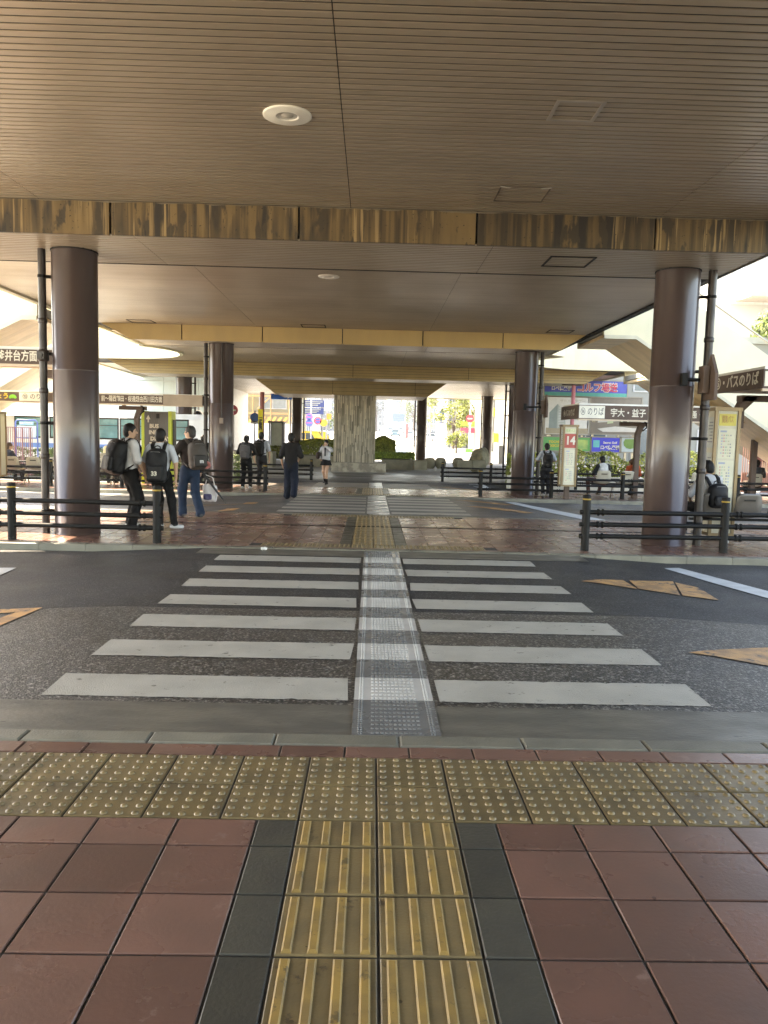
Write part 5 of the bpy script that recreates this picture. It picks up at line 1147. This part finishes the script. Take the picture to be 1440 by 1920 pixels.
b = MB(); b.box(a.x, d.x, YB-.006, YB-.001, d.z, d.z+.18); b.build('green_edge', pl((.06, .36, .3), .5), t)
h = a.z-d.z; p = at(1060, 734, YB); text('ロペ倶楽部', .22, WT, t, (p.x-.2, YB-.004, d.z+.36), maxw=1.0, bold=.008)
text('ゴルフ場送', .40, WT, t, (p.x+1.6, YB-.004, d.z+.42), maxw=2.05, bold=.035); text('ゴルフ場送', .40, RED, t, (p.x+1.6, YB-.008, d.z+.42), maxw=2.0, bold=.01)
t, a, d = board('large white poster showing a tall apartment tower', 1024, 1104, 744, 815, YB, (.72, .72, .70))
p = at(1044, 760, YB)
b = MB(); zb_ = at(1045, 803, YB).z; zt_ = at(1045, 757, YB).z
b.extr([(p.x-.36, YB-.002, zb_), (p.x+.05, YB-.002, zb_), (p.x+.05, YB-.002, zt_), (p.x-.36, YB-.002, zt_-.45)], (0, -.004, 0)); b.build('tower_picture', pl((.26, .33, .33), .5), t)
b = MB()
b.extr([(p.x+.055, YB-.002, zb_), (p.x+.5, YB-.002, zb_+.05), (p.x+.42, YB-.002, zt_-.5), (p.x+.055, YB-.002, zt_)], (0, -.004, 0)); b.build('tower_side', pl((.42, .48, .47), .5), t)
b = MB()
for i in range(14): z = zb_+.08+i*.08; b.box(p.x+.1, p.x+.4-.004*i, YB-.010, YB-.007, z, z+.03)
b.build('balcony_lines', pl((.68, .7, .7), .5), t)
b = MB(); b.box(a.x+.05, d.x-.05, YB-.004, YB-.001, d.z+.02, d.z+.3); b.build('street_picture', pl((.42, .36, .26), .5), t)
text('サーパスタワー', .16, pl((.45, .42, .36), .5), t, (a.x+1.35, YB-.004, a.z-.2), maxw=1.5)
t, a, d = board('dark taupe billboard with a bright interior picture', 1105, 1200, 744, 815, YB+.02, (.20, .17, .14))
b = MB(); x0 = at(1122, 760, YB).x; 
for q, c in (([(0, .55), (2.0, .75), (2.0, 1.25), (.2, 1.2)], 0), ([(0, .25), (.9, .38), (2.1, .3), (2.1, .12), (.3, .1)], 1), ([(.5, .5), (.8, .55), (.75, .95), (.5, .95)], 2), ([(1.2, .5), (1.6, .52), (1.55, .9), (1.15, .9)], 2)):
    b.cur = c; b.extr([(x0+u, YB+.015-.003*c, d.z+v) for u, v in q], (0, -.003, 0))
b.build('interior_picture', [pl((.5, .48, .44), .5), pl((.6, .58, .54), .5), pl((.45, .5, .32), .5)], t)
text('ルームの館', .17, pl((.6, .5, .3), .5), t, (a.x+.28, YB+.014, (a.z+d.z)/2+.05), vert=True)
t, a, d = board('green golf board with yellow lettering in the lower row', 1019, 1107, 819, 846, YB-.4, (.10, .40, .12))
Y_ = YB-.404
text('TOCHIGI KABA', .15, YL, t, (a.x+.85, Y_, a.z-.24), maxw=1.15, bold=.005); text('EXECUTIVE CC', .15, YL, t, (a.x+.85, Y_, a.z-.43), maxw=1.2, bold=.005)
b = MB(); b.box(a.x+1.55, d.x-.15, Y_-.004, Y_+.003, d.z+.08, a.z-.1); b.build('fairway_picture', mat('fairway print', (.42, .55, .16), (.2, .38, .12), 3, .5), t)
t, a, d = board('bright blue golf board in the lower row', 1109, 1163, 820, 848, YB-.4, (.04, .05, .55))
b = MB(); b.box(a.x+.1, a.x+.42, Y_-.004, Y_+.003, d.z+.22, a.z-.14); b.build('emblem', pl((.1, .5, .5), .5), t)
text('Secret Golf', .13, WT, t, (a.x+.95, Y_, a.z-.25), maxw=.85, bold=.005); text('ロペ倶楽部', .2, WT, t, (a.x+.95, Y_, a.z-.5), maxw=.95, bold=.008)
t, a, d = board('landscape picture board at the right end of the lower row', 1164, 1198, 821, 848, YB-.4, (.4, .48, .5))
b = MB(); b.ball((a.x+.5, Y_, d.z+.4), (.4, .003, .25), 10, .2, 3); b.build('tree_picture', pl((.14, .26, .06), .5), t)
# building that carries them, and the pale house right of it
def building(label, x0, x1, y0, y1, z0, z1, c, win=None, rows=0, cols=0, wc=(.10, .14, .17), roofc=None, cat='building', name='building', bands=0, face='front'):
    t = thing(name, label, cat, ((x0+x1)/2, (y0+y1)/2, z0))
    b = MB(); b.box(x0, x1, y0, y1, z0, z1); b.build('wall', mat('facade', tuple(v*.5 for v in c), tuple(v*.44 for v in c), .6, .7), t)
    b = MB(); b.box(x0-.15, x1+.15, y0-.15, y1+.15, z1, z1+.35); b.build('roof', pl(roofc or tuple(v*.7 for v in c), .7), t)
    if rows:
        dx = (x1-x0)/cols; dz = (z1-z0)/rows; g = pl(wc, .12); fr = pl((.5, .5, .5), .5)
        proto = None
        for r_ in range(rows):
            for k in range(cols):
                xa = x0+dx*(k+.18); xb = x0+dx*(k+.82); za = z0+dz*(r_+.3); zb_ = z0+dz*(r_+.8)
                if proto is None:
                    b = MB(); w = min(.08, dx*.06); b.box(xa, xb, y0-.05, y0+.02, za, zb_); proto = b.build('window', fr, t)
                    b = MB(); b.box(xa+w, (xa+xb)/2-w/2, y0-.06, y0-.045, za+w, zb_-w); b.box((xa+xb)/2+w/2, xb-w, y0-.06, y0-.045, za+w, zb_-w); gp = b.build('pane', g, proto); px_, pz_ = xa, za
                else: o = dup(proto, loc=proto.location+Vector((xa-px_, 0, za-pz_)), parent=t)
    for i in range(bands):
        z = z0+(z1-z0)*(i+1)/(bands+1); b = MB(); b.box(x0-.1, x1+.1, y0-.12, y0+.02, z-.12, z+.12); b.build('balcony_band', pl(tuple(min(1, v*1.1) for v in c), .6), t)
    return t
building('pale block behind the golf billboards', 10, 36, 44, 56, G(45)-.5, 7.2, (.55, .55, .5), rows=2, cols=7)
p0 = at(1345, 560, 52)
t = building('tall white building rising at the top right behind the stairs', 22.0, 60, 52, 70, -.5, 19, (.75, .74, .70), rows=4, cols=6, wc=(.6, .62, .62))
q = at(1386, 556, 51.5); b = MB(); b.box(q.x, 60, 49.8, 52.2, q.z-.25, q.z+.05); b.build('eave', pl((.42, .35, .3), .6), t)
# panel clad building at the left
t = thing('panel_building', 'long building clad in pale blue panels behind the bus at the left', 'building', (-25, 50, 0))
xe = at(384, 760, 46).x; b = MB(); b.box(-60, xe-.02, 46.1, 62, -.6, 9.4); b.build('core', M['white'], t)
PAN = mat('pale blue wall panel', (.50, .58, .58), (.44, .53, .54), .5, .35, island=.05); b = MB(); x = -46.; 
while x < xe:
    z = -.5
    while z < 9.4: b.box(x+.01, min(x+2.0, xe)-.01, 46.0, 46.09, z+.012, min(z+1.25, 9.4)-.012); z += 1.25
    x += 2.
b.build('wall_panels', PAN, t)
b = MB(); b.box(-60, xe+.1, 45.9, 62, 9.4, 9.7); b.build('roof', M['white'], t)
# scaffolded building
YS = 85.; p0, p1 = at(415, 760, YS), at(552, 760, YS)
t = building('yellowish building wrapped in orange scaffolding beyond the hoarding', p0.x-6, p1.x, YS, YS+16, G(YS)-.5, 14, (.60, .52, .30), rows=4, cols=3, wc=(.2, .24, .26))
b = MB(); x = p0.x-6
while x < p1.x: b.tube([(x, YS-1.2, G(YS)), (x, YS-1.2, 14)], .06, 6); x += 1.9
z = 2.
while z < 14: b.box(p0.x-6, p1.x, YS-1.25, YS-1.15, z, z+.08); b.box(p0.x-6, p1.x, YS-1.2, YS-.4, z-.1, z-.02); z += 1.8
for i in range(4): xx = p0.x-4+i*4; b.tube([(xx, YS-1.3, 3+i*.6), (xx+3.6, YS-1.3, 6.4+i*.6)], .07, 6)
b.build('scaffold', pl((.55, .30, .12), .5), t)
YH = 78.; p0, p1 = at(422, 792, YH), at(548, 792, YH)
t = thing('site_hoarding', 'white construction hoarding in front of the scaffolded building', 'hoarding', ((p0.x+p1.x)/2, YH, G(YH))); b = MB(); b.box(p0.x-5, p1.x, YH, YH+.1, G(YH)-.2, p0.z); b.build('panels', pl((.72, .74, .76), .5), t)
b = MB(); x = p0.x
while x < p1.x: b.extr([(x, YH-.01, p0.z+.03), (x+.25, YH-.01, p0.z+.03), (x+.65, YH-.01, p0.z+.65), (x+.4, YH-.01, p0.z+.65)], (0, .05, 0)); x += .55
b.build('orange_stripes', pl((.7, .34, .08), .5), t)
# signs and poles
def pole_sign(label, px, pyt, pyb, Y, plates, r=.05, c=None, cat='sign', name='pole_sign', arms=()):
    p = at(px, pyt, Y); zb_ = at(px, pyb, Y).z if pyb else RZ(p.x, Y)
    t = thing(name, label, cat, (p.x, Y, zb_)); b = MB(); b.tube([(p.x, Y, zb_-.4), (p.x, Y, p.z)], r, 8); b.build('pole', c or pl((.35, .33, .33), .4), t)
    for kind, qx, qy, w, h_, col, tx in plates:
        q = at(qx, qy, Y); b = MB(); y0 = Y-r-.02
        if kind == 'disc': b.tube([(q.x, y0-.02, q.z), (q.x, y0, q.z)], w, 20)
        else: b.box(q.x-w/2, q.x+w/2, y0-.02, y0, q.z-h_/2, q.z+h_/2)
        o = b.build('plate', pl(col, .4), t)
        if abs(q.x-p.x) > w/2+.02: b = MB(); b.box(min(q.x, p.x), max(q.x, p.x), Y-.03, Y+.03, q.z-.03, q.z+.03); b.build('arm', c or pl((.35, .33, .33), .4), t)
        if tx:
            if tx == 'ring':
                b = MB(); b.tube([(q.x, y0-.028, q.z), (q.x, y0-.021, q.z)], w*.68, 20); b.build('face', pl((.05, .12, .5), .4), o)
                b = MB(); b.obox((q.x, y0-.03, q.z), (w*1.6, .004, w*.2), 0); bb = b.build('slash', pl((.6, .05, .06), .4), o); 
            elif tx == 'bar': b = MB(); b.box(q.x-w*.6, q.x+w*.6, y0-.026, y0-.021, q.z-w*.15, q.z+w*.15); b.build('white_bar', WT, o)
            elif tx == 'rows':
                b = MB()
                for i in range(3): b.box(q.x-w*.42, q.x+w*.36-i*.1*w, y0-.026, y0-.021, q.z+h_*(.22-.25*i), q.z+h_*(.34-.25*i))
                b.build('printed_rows', WT, o)
            elif tx == 'arrow':
                b = MB(); b.box(q.x+w*.25, q.x+w*.32, y0-.026, y0-.021, q.z-h_*.4, q.z+h_*.3); b.box(q.x-w*.35, q.x-w*.05, y0-.026, y0-.021, q.z-h_*.1, q.z+h_*.05); b.build('arrow', WT, o)
            elif tx.startswith('v:'): text(tx[2:], w*.7, M['black'], t, (q.x, y0-.024, q.z), vert=True, bold=.01)
            else: text(tx, h_*.6, WT, t, (q.x, y0-.024, q.z), maxw=w*.85)
    return t
BLU = (.02, .14, .55)
pole_sign('red pole with a yellow vertical sign in front of the scaffolding', 492, 735, 858, 48, [('box', 489, 795, .28, 1.75, (.8, .7, .03), 'v:一般車乗場')], .13, pl((.42, .14, .14), .5))
pole_sign('round blue road sign with its small plate, left of the yellow vertical sign', 478, 770, 860, 52, [('disc', 478, 783, .3, 0, BLU, 'バス'), ('box', 478, 792, .5, .2, (.7, .7, .7), None)])
pole_sign('big blue direction sign hanging behind the ribbed beam left of the pillar', 545, 720, 855, 62, [('box', 529, 738, 1.7, .9, BLU, 'arrow')], .08)
pole_sign('round red no entry style sign beside the second left column', 438, 760, 862, 50, [('disc', 437, 769, .32, 0, (.6, .06, .1), 'bar')])
pole_sign('round blue no parking sign between the bus and the second left drainpipe', 372, 763, 860, 43, [('disc', 372, 779, .3, 0, (.7, .7, .7), None), ('disc', 371, 779, .25, 0, BLU, 'bar')])
pole_sign('stacked navy guide plates on a pole left of the stone pillar', 605, 735, 850, 95, [('box', 590, 757, 2.6, .8, (.06, .09, .3), 'rows'), ('box', 588, 771, 2.4, .7, (.06, .09, .3), 'rows')], .1)
pole_sign('pole with purple and red rimmed round signs left of the pillar', 584, 740, 852, 80, [('disc', 580, 782, .36, 0, (.3, .12, .4), 'ring'), ('disc', 580, 793, .36, 0, (.12, .12, .4), 'ring')], .08)
pole_sign('pole with orange boxes and a red ring sign next to the stone pillar', 613, 745, 852, 84, [('disc', 596, 789, .4, 0, (.6, .08, .08), 'ring'), ('box', 617, 781, .5, .6, (.75, .3, .04), None), ('disc', 607, 793, .38, 0, (.75, .45, .05), None)], .08)
pole_sign('pole with a large white rectangular board just left of the stone pillar', 618, 748, 852, 88, [('box', 615, 760, .8, 1.15, (.75, .73, .73), None)], .05)
pole_sign('no entry sign in front of the shops left of the far right column', 882, 770, 865, 75, [('disc', 881, 785, .38, 0, (.6, .06, .08), 'bar'), ('box', 879, 845, .7, .35, (.15, .35, .08), None)], .06, pl((.7, .7, .7), .4))
t = pole_sign('red pole carrying a flat lamp arm in front of the blue golf billboard', 1076, 722, 905, 36, [], .09, pl((.5, .16, .2), .5)); b = MB(); q = at(1075, 722, 36); b.box(q.x-.5, q.x+.4, 35.9, 36.1, q.z-.02, q.z+.06); b.build('lamp_arm', M['shelter'], t)
for i, (px, pyt, Y, l) in enumerate(((722, 748, 150, 'tall street lamp with arms right of the stone pillar'), (808, 742, 120, 'traffic signal pole right of the far column behind the stools'), (823, 742, 130, 'thin street lamp among the far right trees'), (849, 745, 105, 'traffic signal pole with a blue plate at the far right'), (600, 745, 110, 'grey street lamp left of the stone pillar'))):
    p = at(px, pyt, Y); z0 = G(Y); t = thing('street_lamp', l, 'street lamp', (p.x, Y, z0), 0, 'street lamps and signal poles along the far avenue')
    b = MB(); b.tube([(p.x, Y, z0-.5), (p.x, Y, p.z)], .11, 8); b.build('pole', pl((.30, .31, .33), .4), t)
    for k in range(2): b = MB(); z = p.z-.3-k*1.1; b.box(p.x-1.2, p.x+2.6-k, Y-.05, Y+.05, z-.05, z+.05); b.build('arm', pl((.30, .31, .33), .4), t)
    b = MB(); b.obox((p.x+2.4, Y, p.z-.42), (1.1, .3, .36), 0, .05); b.build('signal_head' if i in (1, 3) else 'lamp_head', pl((.2, .22, .24), .4), t)
    if i == 3: b = MB(); b.box(p.x-1.7, p.x-1., Y-.1, Y-.06, p.z-3.4, p.z-1.7); b.build('blue_plate', pl((.05, .10, .4), .4), t)
# parked taxi shelter glass box by the hoarding
p0, p1 = at(505, 792, 56), at(530, 792, 56); zb_ = at(515, 850, 56).z
t = thing('glass_kiosk', 'narrow glazed smoking booth in front of the white hoarding', 'booth', ((p0.x+p1.x)/2, 56.4, zb_))
b = MB()
for x in (p0.x, p1.x):
    for y in (56, 57): b.box(x-.05, x+.05, y-.05, y+.05, zb_-.3, p0.z)
b.box(p0.x-.1, p1.x+.1, 55.9, 57.1, p0.z, p0.z+.1); b.build('frame', pl((.14, .14, .16), .4), t)
b = MB(); b.box(p0.x+.06, p1.x-.06, 56.9, 56.94, zb_, p0.z); b.build('glass', pl((.6, .66, .55), .2), t)
p0, p1 = at(936, 835, 60), at(946, 868, 60); t = thing('signal_cabinet', 'pale grey roadside cabinet right of the big rock', 'cabinet', (p0.x, 60, p1.z)); b = MB(); b.box(p0.x, p1.x, 60, 60.5, p1.z-.2, p0.z); b.build('case', pl((.48, .48, .47), .5), t); b = MB(); b.box(p0.x+.05, p1.x-.05, 59.97, 59.99, p1.z+.1, p0.z-.1); b.build('door', pl((.5, .5, .5), .5), t)
for px, Y, l in ((518, 55, 'clipped bush beside the glazed booth'), (500, 57, 'yellow green bush left of the glazed booth')):
    p = at(px, 845, Y); hedge(l, p.x-.6, p.x+.7, Y, Y+1, .85, 700, LEAFY, 0, px, .13, 'bush', z0=at(px, 858, Y).z-.1)
# far avenue buildings
def bld(label, px0, px1, pyt, Y, c, rows, cols, dep=18, **k):
    a, d = at(px0, pyt, Y), at(px1, pyt, Y); return building(label, a.x, d.x, Y, Y+dep, G(Y)-1, a.z, c, rows=rows, cols=cols, **k)
bld('tall pale office tower straight right of the stone pillar', 704, 726, 700, 260, (.58, .62, .65), 9, 3)
bld('pale blue glass tower far down the avenue', 738, 756, 715, 320, (.45, .58, .64), 8, 2, wc=(.3, .45, .52))
bld('white slab building behind the far column', 762, 790, 735, 280, (.66, .68, .70), 5, 3)
bld('brown topped building at the far right corner of the avenue', 798, 842, 735, 190, (.52, .44, .40), 4, 4)
bld('low white shop building right of the avenue with red rooftop letters', 840, 905, 728, 105, (.70, .70, .70), 3, 4)
bld('cream shop building behind the second right column', 905, 965, 725, 92, (.66, .60, .46), 3, 3)
bld('narrow grey building between the cream shop and the billboards', 962, 1022, 735, 80, (.50, .50, .46), 3, 3)
bld('pale tall building left of the stone pillar', 566, 600, 700, 230, (.60, .63, .70), 8, 3)
bld('blue grey building behind the stone pillar', 600, 702, 720, 240, (.48, .54, .62), 6, 7)
bld('low building with a teal sign at the far left of the avenue', 548, 585, 760, 170, (.64, .66, .70), 2, 3)
for px0, px1, py0, py1, Y, c, l, tx in ((850, 865, 737, 748, 104.5, (.7, .68, .68), 'white rooftop sign with red mark over the low white shop', 'ひ'), (880, 893, 737, 748, 104.5, (.7, .68, .68), 'second white rooftop sign with red mark over the low white shop', 'や'), (864, 898, 790, 800, 98, (.3, .45, .05), 'yellow green shop fascia sign', '薬'),
                               (864, 890, 802, 812, 97.8, (.55, .06, .12), 'red and navy shop banner below the green fascia', None), (926, 932, 765, 780, 91, (.75, .52, .04), 'yellow vertical sign on the cream shop', None), (934, 939, 755, 778, 91, (.75, .52, .04), 'taller yellow vertical sign on the cream shop', None),
                               (926, 939, 812, 830, 88, (.75, .50, .04), 'yellow vending machine front in front of the cream shop', None)):
    a, d = at(px0, py0, Y), at(px1, py1, Y); t = thing('shop_sign', l, 'sign', ((a.x+d.x)/2, Y, d.z)); b = MB(); b.box(a.x, d.x, Y, Y+.4, d.z, a.z); b.build('panel', pl(c, .5), t)
    if tx: text(tx, (a.z-d.z)*.7, RED if 'red' in l else WT, t, ((a.x+d.x)/2, Y-.01, (a.z+d.z)/2), bold=.04)
a, d = at(736, 775, 170), at(759, 791, 170); t = thing('video_screen', 'dark rectangular outdoor screen standing over the avenue traffic', 'screen', ((a.x+d.x)/2, 170, d.z)); b = MB(); b.box(a.x, d.x, 170, 170.8, d.z, a.z); b.build('panel', pl((.12, .18, .24), .3), t)
b = MB(); x = (a.x+d.x)/2; b.tube([(x, 170.4, G(170)), (x, 170.4, d.z)], .25, 8); b.build('post', pl((.25, .27, .3), .5), t)
b = MB()
for i in range(5): z = d.z+(a.z-d.z)*(i+.5)/5; b.box(a.x+.1, d.x-.1, 169.95, 169.99, z-.03, z+.03)
b.build('seams', pl((.2, .26, .32), .4), t)
# trees
def tree(label, x, y, h, rcrown, m, n, seed, z0=None, leaf=.3, lean=0., nb=14):
    z0 = G(y) if z0 is None else z0; t = thing('tree', label, 'tree', (x, y, z0), 0, 'trees around the terminal'); r = random.Random(seed)
    b = MB(); top = Vector((x+lean, y, z0+h*.8)); b.tube([(x, y, z0-.2), (x+lean*.3, y, z0+h*.3), (x+lean*.7, y, z0+h*.55), top], .1+h*.012, 8, r1=.03); cl = []
    for i in range(nb):
        a = r.uniform(0, 6.28); k = r.uniform(.25, 1)**.6; u = r.uniform(-.9, 1); cc = Vector((x+lean*.8+math.cos(a)*rcrown*k*math.sqrt(max(.05, 1-u*u*.8)), y+math.sin(a)*rcrown*k, z0+h*.66+u*h*.31)); cl.append((cc, rcrown*r.uniform(.28, .5)))
        b.tube([(x+lean*.5, y, z0+h*r.uniform(.3, .5)), (Vector((x+lean*.5, y, z0+h*.5))+cc)/2+Vector((0, 0, .1)), cc], .045, 5, r1=.012)
    b.build('trunk', pl((.09, .065, .05), .9), t); b = MB()
    def fn(q):
        cc, rr_ = cl[int(q.random()*len(cl))]; v = Vector((q.gauss(0, 1), q.gauss(0, 1), q.gauss(0, 1))).normalized(); return cc+v*rr_*q.random()**.35, v+Vector((0, 0, .5))
    leaves(b, n, fn, leaf, r); b.build('crown', m, t)
q = at(1432, 640, 44)
tree('yellow green tree standing behind the right staircase', q.x+2.3, 44, q.z+2.6, 2.7, leafmat('tree crown leaves', (.17, .21, .035), (.10, .15, .03)), 9000, 1, leaf=.26, nb=30)  # yellow green is the crown's own leaf colour
for px, py, Y, h_, rc, l, mm in ((833, 775, 120, 9, 3.4, 'yellow green street tree beyond the far right column', LEAFY), (851, 790, 100, 6.5, 2.4, 'smaller street tree in front of the low white shop', LEAFY), (776, 790, 210, 10, 4.5, 'dark green tree at the end of the avenue near the screen', LEAF), (706, 790, 240, 12, 5, 'bluish dark tree at the foot of the pale office tower', LEAFD),
                             (856, 822, 82, 2.2, 1.2, 'low bright shrub by the parked pale blue car', LEAFY), (645, 800, 120, 7, 3, 'green tree hidden mostly by the stone pillar', LEAF)):
    p = at(px, py, Y); tree(l, p.x, Y, h_, rc, mm, 1500, int(px), leaf=.35 if h_ > 3 else .2)
# cars
def car(label, px, pyb, px_w, c, face, Y=None, van=False):
    p = gd(px, pyb, lambda y: RZ(50, y)+.01) if Y is None else at(px, pyb, Y); z = RZ(50, p.y)+.01
    t = thing('parked_car' if not van else 'van', label, 'car', (p.x, p.y, z), R(face), 'cars on the far avenue'); paint = pl(c, .2, .2)
    Ln, Wd, Ht = 4.1, 1.7, 1.5 if not van else 1.85
    side_ = [(-2.05, .25), (2.05, .25), (2.06, .55), (1.98, .78), (1.2, .92), (.55, Ht-.06), (.3, Ht), (-1.2, Ht), (-1.75, Ht-.15), (-2.03, .95)] if not van else [(-2.05, .25), (2.05, .25), (2.06, .6), (1.95, .95), (1.4, Ht-.1), (1.2, Ht), (-1.9, Ht), (-2.05, Ht-.2)]
    bm = bmesh.new(); lo_ = []
    vs = [[bm.verts.new((u, s*Wd/2*(1 if w < .95 else .86 if w < 1.2 else .8), w)) for u, w in side_] for s in (-1, 1)]
    bm.faces.new(vs[0]); bm.faces.new(vs[1][::-1])
    for i in range(len(side_)): j = (i+1) % len(side_); bm.faces.new((vs[0][j], vs[0][i], vs[1][i], vs[1][j]))
    bmesh.ops.bevel(bm, geom=bm.edges[:], offset=.05, segments=2, affect='EDGES'); bmesh.ops.recalc_face_normals(bm, faces=bm.faces[:])
    me = bpy.data.meshes.new('car_body'); bm.to_mesh(me); bm.free(); me.materials.append(paint); o = bpy.data.objects.new('car_body', me); COL.objects.link(o); o.parent = t
    g = pl((.03, .05, .06), .08); b = MB()
    for s in (-1, 1):
        yy = s*Wd/2*.86
        b.extr([(-1.55, yy, 1.0), (-.2, yy, 1.0), (-.2, yy*.95, Ht-.12), (-1.3, yy*.95, Ht-.12)], (0, s*.03, 0)); b.extr([(-.12, yy, 1.0), (.95, yy, 1.0), (.5, yy*.95, Ht-.12), (-.12, yy*.95, Ht-.12)], (0, s*.03, 0))
    for q in ([(1.2, .95), (.6, Ht-.08)], [(-2.0, 1.0), (-1.72, Ht-.18)]):
        (u0, w0), (u1, w1) = q; e = .03*(1 if u0 > 0 else -1); b.add([(u0+e, -.66, w0), (u0+e, .66, w0), (u1+e, .6, w1), (u1+e, -.6, w1)], [(0, 1, 2, 3)])
    b.build('windows', g, t, world=False)
    for u in (-1.3, 1.3):
        for s in (-1, 1):
            b = MB(); b.tube([(u, s*.66, .31), (u, s*.87, .31)], .31, 16); w_ = b.build('wheel', M['black'], t, world=False); b = MB(); b.tube([(u, s*.86, .31), (u, s*.885, .31)], .18, 12); b.build('rim', M['steel'], w_, world=False)
    for s in (-1, 1):
        b = MB(); b.obox((2.03, s*.6, .68), (.08, .3, .14), 0, .02); b.build('headlight', pl((.8, .8, .78), .15), t, world=False); b = MB(); b.obox((-2.03, s*.6, .85), (.07, .25, .16), 0, .02); b.build('tail_light', pl((.4, .02, .02), .2), t, world=False)
    return t
car('pale blue small car at the far right, nose to the left', 838, 833, 45, (.36, .50, .58), 160, 130)
car('dark blue grey car just behind the pale blue car', 812, 829, 40, (.06, .08, .11), 165, 142)
car('white car peeking out behind the far right column', 800, 830, 20, (.6, .6, .6), 170, 136)
car('teal car driving away behind the left hedge', 604, 824, 20, (.06, .2, .24), 100, 120)
car('yellow taxi behind the hedge left of the pillar', 572, 827, 30, (.75, .45, .03), 20, 86, True)
car('second yellow taxi beside the first', 588, 825, 30, (.75, .5, .03), 30, 98, True)
car('white van facing the camera on the avenue', 721, 815, 15, (.68, .7, .7), -92, 165, True)
car('dark teal car facing the camera right of the white van', 742, 815, 15, (.08, .15, .18), -95, 160)
car('grey car behind the dark teal car', 751, 812, 10, (.3, .33, .35), -95, 200)
car('white car farthest right on the avenue, near the red post', 768, 816, 12, (.7, .7, .7), -100, 150)
car('silver car half hidden behind the white van', 731, 813, 10, (.5, .5, .52), -92, 190)
pole_sign('red banner post on the avenue right of the traffic', 763, 795, 818, 140, [], .25, pl((.5, .08, .08), .5))
b = MB(); b.box(2, 30, 108, 109, G(108)-.2, G(108)+.16); b.build('sidewalk', pl((.3, .3, .28), .7), kind='structure')
# ------------------------------------------------------------------ the air
b = MB(); b.box(-900, 900, -80, 1600, -2.2, 45); hz = b.build('haze', M['white']); hz['kind'] = 'stuff'
hm = bpy.data.materials.new('pale air'); hm.use_nodes = True; n_ = hm.node_tree.nodes; n_.remove(n_['Principled BSDF']); pv = n_.new('ShaderNodeVolumePrincipled')
pv.inputs['Color'].default_value = (.95, .96, 1, 1); pv.inputs['Density'].default_value = .0005; pv.inputs['Anisotropy'].default_value = .35
hm.node_tree.links.new(pv.outputs[0], n_['Material Output'].inputs['Volume']); hz.data.materials[0] = hm
